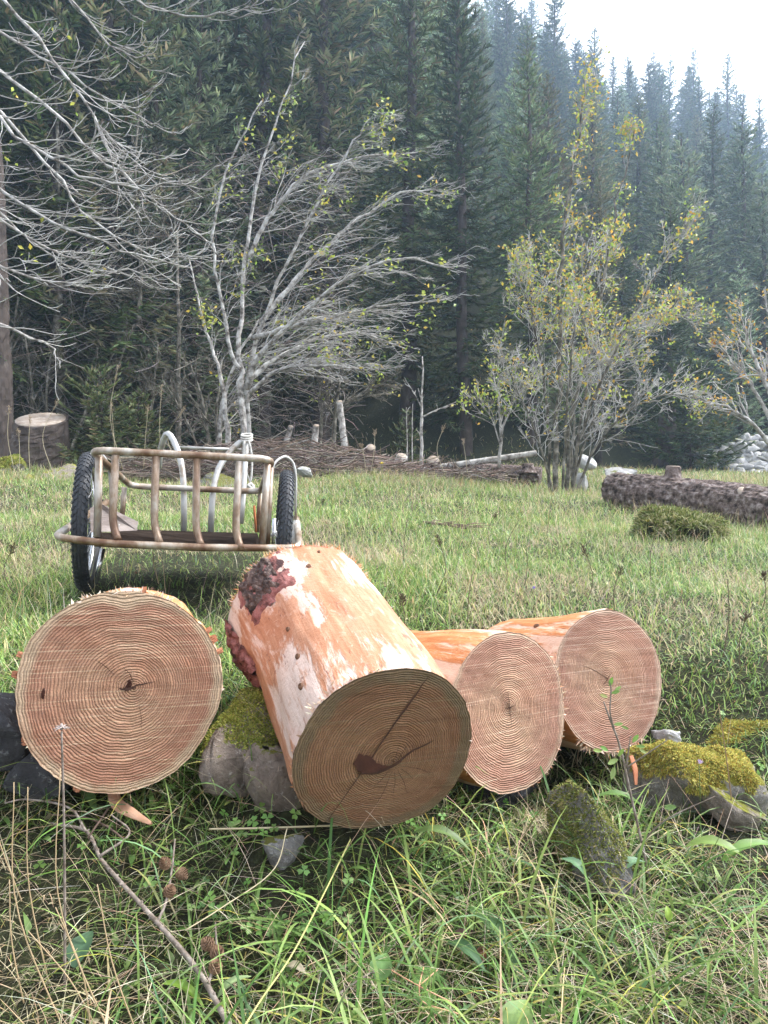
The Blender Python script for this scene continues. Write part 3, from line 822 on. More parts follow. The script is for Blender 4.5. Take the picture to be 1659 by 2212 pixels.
def moss_on(V, F, n, pal, seed, zmin=.35, lmin=.008, lmax=.022, w=.0022, keep=None):
    rng = np.random.default_rng(seed)
    q = V[F]; nn = np.cross(q[:, 2] - q[:, 0], q[:, 3] - q[:, 1]); ar = np.linalg.norm(nn, axis=1); nn = norm(nn)
    ce = q.mean(1); out = ce - V.mean(0); nn = nn * np.sign((nn * out).sum(1))[:, None]
    ok = nn[:, 2] > zmin
    if keep is not None: ok = ok & keep(ce)
    p = ar * ok * (.35 + 1.3 * vnoise(ce[:, 0] + ce[:, 2], ce[:, 1], 18, seed) ** 1.5); p = p / p.sum()
    k = rng.choice(len(F), n, p=p); a = rng.random((n, 1)); b = rng.random((n, 1))
    P = (q[k, 0] * (1 - a) + q[k, 1] * a) * (1 - b) + (q[k, 3] * (1 - a) + q[k, 2] * a) * b
    N_ = nn[k]
    d = norm(N_ + rng.normal(0, .65, (n, 3))); L = rng.uniform(lmin, lmax, n)[:, None]
    wv = norm(np.cross(d, rng.normal(0, 1, (n, 3)))) * w * rng.uniform(.6, 1.5, (n, 1))
    bend = norm(rng.normal(0, 1, (n, 3))) * L * .35
    P = P - N_ * .003
    m = P + d * L * .55; t = P + d * L + bend - np.array([0, 0, .25]) * L
    VV = np.stack([P - wv, P + wv, m + wv, m - wv, t + wv * .3, t - wv * .3], 1).reshape(-1, 3)
    i = np.arange(n)[:, None] * 6
    FF = np.concatenate([i + np.array([[0, 1, 2, 3]]), i + np.array([[3, 2, 4, 5]])])
    c0 = pick(pal, n, rng); cc = np.stack([c0 * .6, c0 * .6, c0, c0, c0 * 1.2, c0 * 1.2], 1).reshape(-1, 3)
    return VV, FF, cc


MOSS_G = ((.28, .30, .06, 3), (.36, .37, .09, 2), (.17, .20, .045, 2), (.42, .38, .13, 1))
MOSS_D = ((.16, .18, .045, 3), (.24, .25, .08, 2), (.10, .11, .03, 2), (.30, .27, .12, 1))
MOSS_Y = ((.42, .37, .085, 3), (.52, .46, .14, 2), (.27, .27, .07, 2), (.34, .22, .05, 1.4), (.16, .16, .05, 1))


def rock(label, px, py, d, size, rot, seed, mat, moss=None, nmoss=0, lift=0.0, **kw):
    c = at(px, py, d)
    c[2] += lift
    V, F = rock_geo(c, size, rot, seed)
    root = thing('rock', label, 'rock', (c[0], c[1], V[:, 2].min()), None)
    npmesh('stone', V, F, M[mat], root, smooth=True)
    if moss is not None:
        VV, FF, cc = moss_on(V, F, nmoss, moss, seed, **kw)
        o = npmesh('moss', VV, FF, M['moss'], root, cc, False); tag(o, kind='stuff')
    return root


def build_rocks():
    rock('long mossy stone with a pale bare nose between the left log and the tilted log', 560, 1580, 1.80, (.165, .46, .19), (14, 4, -10), 3, 'rock_brown', MOSS_G, 26000, zmin=.1, lmin=.004, lmax=.011, w=.0014,
         keep=lambda c: c[:, 1] > 1.625 + .07 * vnoise(c[:, 0], c[:, 1], 40, 2))
    rock('tan stone pillar under the mossy stone, left of the dark log end', 604, 1740, 1.66, (.13, .16, .28), (6, -14, 20), 8, 'rock_brown')
    rock('small lichen spotted grey stone low in the grass below the tilted log', 612, 1840, 1.50, (.10, .08, .075), (0, 10, 30), 12, 'rock_grey')
    rock('dark slate coloured stone touching the left edge, behind the left log', 10, 1590, 1.70, (.24, .22, .18), (5, -8, 15), 17, 'rock_dark')
    rock('low dark stone wedged under the left log', 105, 1660, 1.66, (.14, .20, .12), (0, 16, -20), 19, 'rock_dark')
    rock('brown stone tucked under the back of the left log', 300, 1650, 1.84, (.26, .2, .14), (0, 3, 10), 23, 'rock_dark')
    rock('dark stone supporting the tilted log', 800, 1690, 1.92, (.32, .24, .20), (0, 3, 10), 27, 'rock_dark')
    rock('dark stone bridging the gap under the two right logs', 1060, 1700, 2.0, (.32, .24, .16), (0, 3, 30), 29, 'rock_dark')
    rock('upright grey stone with a mossy cap below the right logs', 1276, 1835, 1.60, (.15, .20, .28), (-34, 14, 28), 33, 'rock_grey', MOSS_D, 16000, zmin=-.35, lmin=.003, lmax=.011, w=.0013,
         keep=lambda c: c[:, 2] + .25 * (c[:, 0] - .45) + .14 * vnoise(c[:, 0], c[:, 1], 26, 4) > ZC - .665)
    rock('boulder under a thick yellow moss cushion right of the log pile', 1484, 1695, 1.95, (.33, .32, .26), (6, 12, -12), 37, 'rock_moss', MOSS_Y, 52000, zmin=-.7, lmin=.004, lmax=.012, w=.0014,
         keep=lambda c: (c[:, 0] < .90 + .06 * vnoise(c[:, 1], c[:, 2], 30, 1)) & (c[:, 2] > ZC - .70 + .10 * vnoise(c[:, 0], c[:, 1], 25, 6)))
    rock('pale slab sloping down beside the yellow moss cushion', 1584, 1752, 1.80, (.20, .17, .085), (-14, 36, -24), 41, 'rock_pale')
    rock('low yellow mossy hump at the right edge above the pale slab', 1615, 1598, 2.22, (.46, .26, .13), (0, 3, 10), 43, 'rock_moss', MOSS_Y, 42000, zmin=-.2, lmin=.005, lmax=.014, w=.0015)
    rock('white speckled stone sliver between the logs and yellow moss', 1440, 1592, 2.06, (.07, .10, .05), (0, 8, 30), 47, 'rock_white')
    # stones out in the meadow and at the wood's edge
    rock('pale angular boulder left of the cart wheel', 140, 1035, 10.6, (.62, .5, .46), (0, 12, 20), 53, 'rock_pale')
    rock('mossy low boulder at the far left edge below the stump', 22, 1010, 11.6, (.55, .5, .42), (0, 4, 10), 59, 'rock_moss', MOSS_G, 2500, zmin=.2, lmin=.02, lmax=.05, w=.007)
    rock('grey flat boulder between the rear posts of the cart', 470, 1040, 9.6, (.55, .5, .24), (0, 5, 0), 61, 'rock_grey')
    rock('flat mossy stone at far left, under the weeds', 70, 1045, 10.2, (.40, .4, .24), (0, 3, 40), 67, 'rock_moss')
    rock('small pale stone right of the cart wheel', 655, 1018, 10.2, (.30, .3, .16), (0, 8, 50), 71, 'rock_white')
    rock('white lichen covered boulder behind the left end of the barked trunk', 1345, 1030, 11.8, (.58, .5, .30), (0, 6, 15), 73, 'rock_white')
    rock('white boulder right beside the stems of the yellowing bush', 1272, 1003, 14.5, (.42, .4, .36), (20, 26, 60), 79, 'rock_white')
    rock('small white boulder at the foot of the yellowing bush', 1256, 1040, 11.9, (.20, .3, .34), (0, 6, 20), 83, 'rock_white')


build_rocks()


def build_stone_wall():
    rng = np.random.default_rng(5); acc = Acc()
    for k in range(230):
        px = rng.uniform(1555, 1760); top = np.interp(px, [1555, 1600, 1660, 1760], [985, 935, 945, 950]); py = rng.uniform(top, 1032)
        d = 19.6 - (py - top) * .012 + rng.uniform(-.25, .25)
        s = rng.uniform(.16, .46)
        V, F = rock_geo(at(px, py, d), (s * rng.uniform(.8, 1.5), s, s * rng.uniform(.5, .9)), rng.uniform(-25, 25, 3), 100 + k, 12, 9)
        acc.add(V, F)
    o = acc.build('stone_wall', M['rock_white']); tag(o, 'tumbled dry stone wall of whitish stones at the right edge', 'wall')
    acc = Acc()
    for k in range(40):
        px = rng.uniform(1500, 1545); py = rng.uniform(985, 1018)
        V, F = rock_geo(at(px, py, 19.2 + rng.uniform(-.2, .2)), (.22, .25, .16), rng.uniform(-25, 25, 3), 400 + k, 12, 9); acc.add(V, F)
    o = acc.build('stone_heap', M['rock_white']); tag(o, 'small heap of whitish stones left of the tumbled wall', 'stone heap')


build_stone_wall()


# ------------------------------------------------------------------ barked trunk, stumps, poles
def trunk_log(root, name, p0, p1, r0, r1, mat, seed, na=64, nz=80, rough=.05, bend=None, cut=0):
    p0 = np.asarray(p0, float); p1 = np.asarray(p1, float); ax = norm(p1 - p0); L = np.linalg.norm(p1 - p0)
    x, y, n = frame_of(ax)
    s = np.linspace(0, 1, nz); a = np.arange(na) * 2 * math.pi / na
    S, A = np.meshgrid(s, a, indexing='ij')
    r = (r0 + (r1 - r0) * S)
    pl = vnoise(A * 5, S * L * 7, 1, seed); pl2 = vnoise(A * 11, S * L * 17, 1, seed + 1); lo = vnoise(A * 1.2, S * L * 1.6, 1, seed + 2)
    r = r * (1 + rough * (np.floor(pl * 4) / 4 - .4) + rough * .8 * (pl2 - .5) + .14 * (lo - .5))
    C = p0[None] + S[..., None] * (p1 - p0) + (np.sin(S * math.pi)[..., None] * np.asarray(bend) if bend is not None else 0)
    V = C + (np.cos(A) * r)[..., None] * x + (np.sin(A) * r)[..., None] * y
    e0 = np.broadcast_to(p0 - ax * .01, (1, na, 3)) * 1.0; e1 = np.broadcast_to(p1 + ax * .01, (1, na, 3)) * 1.0
    V = np.concatenate([e0, V, e1], 0); j = np.arange(V.shape[0] * na).reshape(-1, na)
    F = np.stack([j[:-1], np.roll(j, -1, 1)[:-1], np.roll(j, -1, 1)[1:], j[1:]], -1).reshape(-1, 4)
    if cut:
        V = V.reshape(-1, 3); hh = (V - p0) @ ax / L; lat = (V - p0) @ np.array([0, 1., 0]) - ((V - p0) @ ax) * ax[1]
        V = V + ax * (lat * cut * sstep(.55, .97, hh))[:, None]
    return npmesh(name, V.reshape(-1, 3), F, M[mat], root, smooth=False)


def stub(root, base, d, L, r, mat='log_bark', nm='branch_stub'):
    d = norm(d); p = np.array([base, base + d * L * .45, base + d * L])
    V, F = tube1(p, [r * 1.9, r * 1.2, r], 16, 8); o = npmesh(nm, V, F, M[mat], root)
    V, F = tube1([base + d * (L - .004), base + d * (L + .006)], r * .93, 16); npmesh('cut_top', V, F, M['stump_cut'], root)


def stump(label, px, py, d, h, r, tilt=(0, 0, 1), seed=1, mat='log_bark', cut=.5):
    top = at(px, py, d); up = norm(tilt)
    base = top - up * h
    root = thing('stump', label, 'stump', (base[0], base[1], gz(base[0], base[1])))
    trunk_log(root, 'stump_body', base - up * .12, top, r * 1.25, r, mat, seed, 36, 24, .10, None, cut)
    V, F = tube1([top - up * .004, top + up * .014], r * .93, 28); lat = (V - top) @ np.array([0, 1., 0]); V = V + up * (lat * cut)[:, None]; npmesh('cut_top', V, F, M['stump_cut'], root)
    return root


def build_deadwood():
    p0 = at(1325, 1056, 8.2); p1 = at(1900, 1137, 5.7)
    root = thing('fallen_log', 'thick fallen trunk with scaly brown bark and two sawn branch stubs, at the right', 'tree trunk', p0)
    trunk_log(root, 'bark', p0, p1, .185, .225, 'log_bark', 3, 72, 170, .10)
    q = at(1452, 1048, 7.55); stub(root, q, (.02, -.1, 1), .19, .07)
    q = at(1578, 1085, 6.85); stub(root, q + np.array([0, -.13, .03]), (.02, -.85, .5), .12, .055)
    # thin pole and the logs behind it
    a = at(905, 1016, 12.6); b = at(1157, 979, 12.6)
    root = thing('fallen_pole', 'slim grey fallen pole leaning up to the right at the wood edge', 'tree trunk', a)
    trunk_log(root, 'bark', a, b, .055, .052, 'pale_bark', 9, 20, 40, .06)
    trunk_log(root, 'cut_end', b + (b - a) * .0, b + (b - a) * .006, .05, .05, 'stump_cut', 9, 20, 4, .02)
    a = at(1000, 1016, 13.0); b = at(1168, 1034, 12.6)
    root = thing('fallen_log', 'dark barked fallen trunk lying behind the slim pole, left of the yellowing bush', 'tree trunk', a)
    trunk_log(root, 'bark', a, b, .17, .19, 'log_bark', 13, 40, 50, .10)
    stub(root, at(1140, 1022, 12.5), (0, -.05, 1), .16, .09)
    stump('cut stump with a tilted pale top right of the brush heap', 801, 967, 13.0, .45, .085, (.1, -.25, 1), 4)
    stump('small tan stump top in front of the slim pole', 936, 995, 12.4, .22, .10, (0, -.5, 1), 6)
    stump('pointed broken stump among the weeds left of the slim pole', 868, 985, 12.8, .3, .09, (.25, 0, 1), 7, 'pale_bark')
    stump('wide old stump with a white sawn top at the left edge of the wood', 88, 907, 12.5, .95, .42, (.05, -.05, 1), 8, 'spruce_bark', .36)
    stump('short slanting white stump below the bare tree branches', 628, 922, 14.2, .5, .05, (.3, 0, 1), 10, 'pale_bark')
    stump('pale slim snag with a cut top right of the bare tree', 733, 868, 14.0, 1.0, .055, (-.12, 0, 1), 12, 'pale_bark')
    stump('low pale snag with a cut top beside the slim snag', 683, 920, 14.0, .6, .06, (.1, 0, 1), 14, 'pale_bark')
    # weathered plank by the left boulder
    # dead brown branch lying in the meadow
    acc = Acc(); rng = np.random.default_rng(4); p = [gat(915, 1128, .03), gat(960, 1133, .04), gat(1005, 1142, .03)]
    acc.add(*tube1(p, [.012, .006], 6, 10))
    for k in range(34):
        t = rng.random(); b = p[0] * (1 - t) + p[2] * t; d = np.array([rng.normal(.5, .3), rng.normal(0, .3), rng.normal(.02, .12)]) * rng.uniform(.05, .28)
        acc.add(*tube1([b, b + d * .5 + [0, 0, .01], b + d], [.005, .002], 4))
    o = acc.build('dead_branch', M['brush']); tag(o, 'brown dead branch lying flat in the middle of the meadow', 'branch')


build_deadwood()


# ------------------------------------------------------------------ spruces
def spruce_geo(seed, H, Rb, pal, dens=1.0, bare=.08, droop=.55, tw=1.0, step=.36):
    rng = np.random.default_rng(seed)
    zs = np.arange(H * bare, H * .995, step); P = []; Lb = []; AZ = []; Z0 = []
    for z in zs:
        f = 1 - z / H; nb = int(rng.integers(6, 10)) if f > .06 else 5
        a0 = rng.random() * 6.28
        for k in range(nb):
            if rng.random() < .10: continue
            AZ.append(a0 + k * 6.283 / nb + rng.normal(0, .22)); Z0.append(z + rng.normal(0, .12))
            env = Rb * (f ** .66) * (1 if f < .85 else max(.55, 1 - (f - .85) * 2.5))
            Lb.append(max(.12, env * rng.uniform(.62, 1.12)))
    AZ = np.array(AZ); Z0 = np.array(Z0); Lb = np.array(Lb); n = len(Lb)
    f = 1 - Z0 / H
    k = 7; t = np.linspace(0, 1, k)
    el = .45 - f * (.35 + droop)                       # upward at the top, drooping below
    x = t[None] * Lb[:, None]
    zz = el[:, None] * x + .22 * Lb[:, None] * t[None] ** 2.2 - .10 * Lb[:, None] * np.sin(t[None] * math.pi) * f[:, None]
    B = np.stack([np.cos(AZ)[:, None] * x, np.sin(AZ)[:, None] * x, Z0[:, None] + zz], -1)
    rad = .012 * (1 - t[None] * .8) * (.5 + Lb[:, None] / 2)
    bv, bf = tubes(B, rad, 3)
    # twigs
    cnt = np.maximum(9, (Lb * 44 * dens).astype(int))
    bi = np.repeat(np.arange(n), cnt); m = len(bi)
    s = 1 - rng.random(m) ** 1.4 * .92
    si = s * (k - 1); i0 = np.minimum(si.astype(int), k - 2); g = (si - i0)[:, None]
    p = B[bi, i0] * (1 - g) + B[bi, i0 + 1] * g
    tan = norm(B[bi, i0 + 1] - B[bi, i0])
    side = np.stack([-np.sin(AZ[bi]), np.cos(AZ[bi]), np.zeros(m)], -1) * rng.choice([-1, 1], m)[:, None]
    hang = rng.random(m)
    d = norm(tan * rng.uniform(.35, 1.0, (m, 1)) + side * rng.uniform(.1, 1.0, (m, 1)) + np.array([0, 0, -1.]) * (hang * f[bi] * .95)[:, None] + np.array([0, 0, .22]))
    L = (rng.uniform(.10, .30, m) * (.55 + .45 * np.minimum(1, Lb[bi]))) * tw
    w = rng.uniform(.013, .030, m) * tw
    ww = norm(np.cross(d, np.array([0, 0, 1.]) + rng.normal(0, .5, (m, 3)))) * w[:, None]
    mid = p + d * (L * .5)[:, None] + np.array([0, 0, -.04]) * L[:, None]
    tip = p + d * L[:, None] + np.array([0, 0, -.22]) * (L * f[bi])[:, None] + np.array([0, 0, .06]) * L[:, None]
    V = np.stack([p - ww * .6, p + ww * .6, mid + ww, mid - ww, tip + ww * .35, tip - ww * .35], 1).reshape(-1, 3)
    i = np.arange(m)[:, None] * 6
    F = np.concatenate([i + np.array([[0, 1, 2, 3]]), i + np.array([[3, 2, 4, 5]])])
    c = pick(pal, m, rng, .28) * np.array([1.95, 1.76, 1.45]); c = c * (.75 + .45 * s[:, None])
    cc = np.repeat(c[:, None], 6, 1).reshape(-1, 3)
    # trunk
    tz = np.linspace(-.8, H, 14); tp = np.stack([.05 * np.sin(tz * .7 + seed), .05 * np.cos(tz * .5), tz], -1)
    tvv, tff = tubes(tp[None], (H * .0115 * (1 - np.clip(tz, 0, H) / H) ** .8 + .012)[None], 9)
    return (V, F, cc), (bv, bf), (tvv, tff)


PAL_DARK = ((.030, .052, .028, 4), (.045, .070, .035, 3), (.060, .080, .040, 2), (.075, .065, .045, 1))
PAL_GREEN = ((.046, .070, .040, 3), (.068, .092, .054, 3), (.095, .112, .072, 2), (.08, .07, .055, .9))
PAL_BLUE = ((.085, .125, .098, 3), (.125, .165, .135, 3), (.17, .21, .175, 2), (.09, .10, .08, 1))
PAL_BROWN = ((.075, .085, .060, 3), (.11, .11, .080, 2), (.13, .115, .092, 2), (.055, .080, .048, 2))
SPR = []


def make_protos():
    specs = [(1, 19, 2.6, PAL_DARK, .10, .55), (2, 16, 2.2, PAL_GREEN, .08, .5), (3, 20, 2.4, PAL_GREEN, .12, .65), (4, 15, 2.1, PAL_BLUE, .06, .4),
             (5, 18, 2.5, PAL_BROWN, .12, .6), (6, 13, 1.8, PAL_DARK, .06, .45)]
    for sd, H, Rb, pal, bare, dr in specs:
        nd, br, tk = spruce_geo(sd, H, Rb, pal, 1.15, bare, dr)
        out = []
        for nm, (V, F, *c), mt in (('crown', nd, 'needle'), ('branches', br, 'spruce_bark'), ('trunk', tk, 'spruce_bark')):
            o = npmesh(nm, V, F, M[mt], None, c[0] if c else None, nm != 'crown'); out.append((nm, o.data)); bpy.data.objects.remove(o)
        SPR.append((H, out))


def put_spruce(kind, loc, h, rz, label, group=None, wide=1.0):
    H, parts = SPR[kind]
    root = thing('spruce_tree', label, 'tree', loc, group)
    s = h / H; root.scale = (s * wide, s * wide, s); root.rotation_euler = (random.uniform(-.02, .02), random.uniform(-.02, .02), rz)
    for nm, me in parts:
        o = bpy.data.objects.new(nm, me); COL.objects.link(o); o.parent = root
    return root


SKX = [700, 960, 1010, 1120, 1215, 1250, 1300, 1350, 1420, 1480, 1540, 1600, 1659, 1800]
SKY = [-900, -400, 0, -10, 40, 110, 130, 150, 150, 165, 190, 205, 270, 420]


def build_forest():
    make_protos()
    rng = random.Random(3)
    # named individuals: (picture x of the stem, depth, height or picture y of the top, kind, label)
    for x, d, ytop, kind, wide, lab in (
            (1572, 66, 103, 2, 1.25, 'tall pointed spruce standing out on the skyline at the far right'),
            (1281, 60, 46, 3, 1.15, 'narrow spruce spire on the skyline left of the big white gap of sky'),
            (1196, 56, -60, 0, 1.15, 'dark tall spruce cut by the top edge, just left of the open sky'),
            (1090, 55, -90, 2, 1.15, 'hazy spruce at the top edge with sky showing on its left'),
            (1493, 70, 98, 1, 1.15, 'thin spruce tip on the skyline between two taller spires'),
            (1418, 70, 100, 4, 1.1, 'bushy twin topped spruce on the skyline in the middle of the right slope'),
            (1445, 70, 110, 5, 1.0499999999999998, 'slim spruce tip just right of the bushy skyline spruce'),
            (1360, 72, 125, 5, 1.15, 'small spruce tip low on the skyline below the spire'),
            (1642, 62, 215, 1, 1.25, 'spruce tip where the skyline meets the right edge')):
        X = (x - 829.5) / FPX * d; z0 = gz(X, d); top = ZC - (ytop - 1106) / FPX * d
        put_spruce(kind, (X, d, z0 - .2), max(9, top - z0), rng.random() * 6.28, lab, None, wide)
    front = [(1445, 20.5, 7.5, 0, 'dense dark spruce with low sweeping boughs behind the right end of the yellowing bush'),
             (1005, 19.5, 13, 0, 'dark spruce with boughs down to the ground between the bare tree and the yellowing bush'),
             (880, 20.5, 17, 2, 'tall dark spruce directly behind the sapling with a side branch'),
             (1600, 22.5, 6.5, 3, 'bluish spruce rising behind the tumbled stone wall'),
             (1150, 20.5, 11, 1, 'green spruce behind the left half of the yellowing bush'),
             (1290, 21.5, 8.5, 4, 'brownish green spruce behind the right half of the yellowing bush'),
             (700, 20.0, 18, 4, 'brownish spruce behind the right sweeping boughs of the bare tree'),
             (560, 19.5, 19, 2, 'tall spruce rising behind the stems of the bare tree'),
             (420, 18.0, 13, 3, 'blue green spruce with a rounded silvery top left of the bare tree'),
             (330, 17.5, 12, 3, 'blue green spruce with thick foliage high at the left'),
             (120, 16.5, 19, 0, 'dark spruce with dead lower boughs near the left edge'),
             (-60, 16.0, 20, 2, 'dark spruce mostly outside the left edge'),
             (230, 17.5, 20, 4, 'tall brownish spruce with bare lower stem behind the arching branches'),
             (460, 20.5, 19, 5, 'deep green spruce between the blue green spruces and bare tree'),
             (1720, 21.5, 6, 1, 'green spruce cut by the right edge')]
    pts = []
    for x, d, h, k, lab in front:
        X = (x - 829.5) / FPX * d; pts.append((X, d)); put_spruce(k, (X, d, gz(X, d) - .15), h, rng.random() * 6.28, lab, None, 1.15)
    for d in (60, 66, 72, 78, 83):               # the crest, row behind row
        u = .02 + rng.random() * .03
        while u < .60:
            X = u * d; px = 829.5 + u * FPX
            cap = np.interp(px, SKX, SKY) + rng.uniform(-30, 55); h = min(15, ZC - (cap - 1106) / FPX * d - gz(X, d))
            if h > 4 and not any((X - a) ** 2 + (d - b) ** 2 < 4 for a, b in pts):
                pts.append((X, d)); put_spruce(rng.choice([1, 3, 5, 2, 5]), (X, d, gz(X, d) - .3), h + .3, rng.random() * 6.28, 'spruce packed among its neighbours in the dense hillside forest', 'spruces in the hillside forest', rng.uniform(1.25, 1.75))
            u += rng.uniform(.030, .052)
    for d in (25, 29, 33.5, 38, 43, 48.5, 54):   # the slope on the right, row behind row
        u = .16 + rng.random() * .06
        while u < .62:
            X = u * d; px = 829.5 + u * FPX
            if not (X > 5 and d < 24.5) and not any((X - a) ** 2 + (d - b) ** 2 < 3.2 for a, b in pts):
                cap = np.interp(px, SKX, SKY) + rng.uniform(20, 120); h = min(rng.uniform(7.5, 11.5), ZC - (cap - 1106) / FPX * d - gz(X, d))
                if h > 4: pts.append((X, d)); put_spruce(rng.choice([1, 3, 5, 2, 3, 4]), (X, d, gz(X, d) - .3), h + .3, rng.random() * 6.28, 'spruce packed among its neighbours in the dense hillside forest', 'spruces in the hillside forest', rng.uniform(1.2, 1.6))
            u += rng.uniform(2.0, 3.2) / d
    n = 0; tries = 0
    while n < 235 and tries < 30000:
        tries += 1
        d = 19 + 66 * rng.random() ** .8; u = rng.uniform(-.80, .74); X = u * d
        if X > 5 and d < 25: continue
        sp = 2.5 + d * .022
        if any((X - a) ** 2 + (d - b) ** 2 < sp * sp for a, b in pts): continue
        k = rng.choice([0, 1, 2, 3, 4, 5, 0, 2]) if u < .25 else rng.choice([1, 3, 5, 2, 3])
        h = rng.uniform(13, 19) if u < .12 else rng.uniform(8, 12.5)
        if d > 58 and u > .12: h = rng.uniform(9, 15)
        px = 829.5 + u * FPX                       # keep the random trees under the skyline of the photograph
        cap = np.interp(px, SKX, SKY) + rng.uniform(-25, 60)
        h = min(h, ZC - (cap - 1106) / FPX * d - gz(X, d))
        if h < 4.5: continue
        pts.append((X, d)); n += 1
        put_spruce(k, (X, d, gz(X, d) - .2), h, rng.random() * 6.28, 'spruce packed among its neighbours in the dense hillside forest', 'spruces in the hillside forest', rng.uniform(.95, 1.2))


build_forest()


# ------------------------------------------------------------------ bare broadleaved trees
class Bare:
    def __init__(s, seed): s.rng = np.random.default_rng(seed); s.by = {}; s.tips = []; s.main = []

    def spine(s, pts, r0, r1, m=22, main=True):
        p = smooth_poly(pts, m); sc_ = np.linalg.norm(p[-1] - p[0]); p[1:] += s.rng.normal(0, .0035 * sc_, p[1:].shape); r = np.linspace(r0, r1, m)
        (s.main if main else s.by.setdefault(m, [])).append((p, r)); return p, r

    def branch(s, p0, d, L, r, trop, m=9, wig=.17):
        P = [np.asarray(p0, float)]; d = norm(d)
        for i in range(m - 1):
            d = norm(d + np.asarray(trop) * (1.0 / m) + s.rng.normal(0, wig, 3)); P.append(P[-1] + d * L / (m - 1))
        P = np.array(P); R = np.linspace(r, max(r * .28, .0022), m); s.by.setdefault(m, []).append((P, R)); return P, R

    def kids(s, P, R, n, t0, lmul, ang, trop, level, bias=None, leaf=0.0, lmin=.15, k=.5, sub=(3, 6), lsub=.55):
        Ltot = np.linalg.norm(np.diff(P, axis=0), axis=1).sum()
        for _ in range(n):
            t = t0 + (1 - t0) * s.rng.random(); fi = t * (len(P) - 1); i = min(int(fi), len(P) - 2)
            p = P[i] + (P[i + 1] - P[i]) * (fi - i); tan = norm(P[i + 1] - P[i])
            q = s.rng.normal(0, 1, 3); q = norm(q - (q @ tan) * tan)
            d = tan * math.cos(ang) + q * math.sin(ang) * s.rng.uniform(.5, 1.2)
            if bias is not None: d = d + np.asarray(bias) * s.rng.uniform(.3, 1.2)
            L = max(lmin, lmul * (1.1 - t * .75) * s.rng.uniform(.5, 1.15)); r = max(.0035, R[i] * k)
            B, BR = s.branch(p, d, L, r, trop)
            if level > 0: s.kids(B, BR, s.rng.integers(sub[0], sub[1]), .15, L * lsub, ang, trop, level - 1, bias, leaf, lmin * .7, .6, sub, lsub)
            if leaf and s.rng.random() < leaf: s.tips.append(B[-1]); s.tips.append(B[len(B) // 2])

    def build(s, root, mat, twigmat=None, leafpal=None, nleaf=6, ls=.07, rmin=.0):
        acc = Acc()
        for p, r in s.main: acc.add(*tube1(p, r, 9))
        acc.build('trunk', M[mat], root)
        acc = Acc()
        for m, lst in s.by.items():
            P = np.array([a for a, b in lst]); Rr = np.maximum(np.array([b for a, b in lst]), rmin); acc.add(*tubes(P, Rr, 4))
        acc.build('branches', M[twigmat or mat], root)
        if leafpal is not None and s.tips:
            T = np.repeat(np.array(s.tips), nleaf, 0); n = len(T)
            T = T + s.rng.normal(0, ls * 1.1, (n, 3))
            d = norm(s.rng.normal(0, 1, (n, 3)) + np.array([0, 0, -.1])); w = norm(np.cross(d, s.rng.normal(0, 1, (n, 3))))
            L = ls * s.rng.uniform(.6, 1.3, (n, 1))
            nn = np.cross(d, w) * L * .12
            V = np.stack([T, T + d * L * .5 + w * L * .28 + nn, T + d * L, T + d * L * .5 - w * L * .28 + nn], 1).reshape(-1, 3)
            c = np.repeat(pick(leafpal, n, s.rng), 4, 0)
            o = npmesh('leaves', V, np.arange(n * 4).reshape(-1, 4), M['leaf'], root, c, False); tag(o, kind='stuff')


LEAF_YG = ((.34, .42, .08, 4), (.48, .48, .10, 3), (.58, .44, .08, 1.5), (.24, .34, .08, 2))
LEAF_OR = ((.60, .38, .07, 3), (.52, .24, .06, 1), (.48, .44, .10, 2))


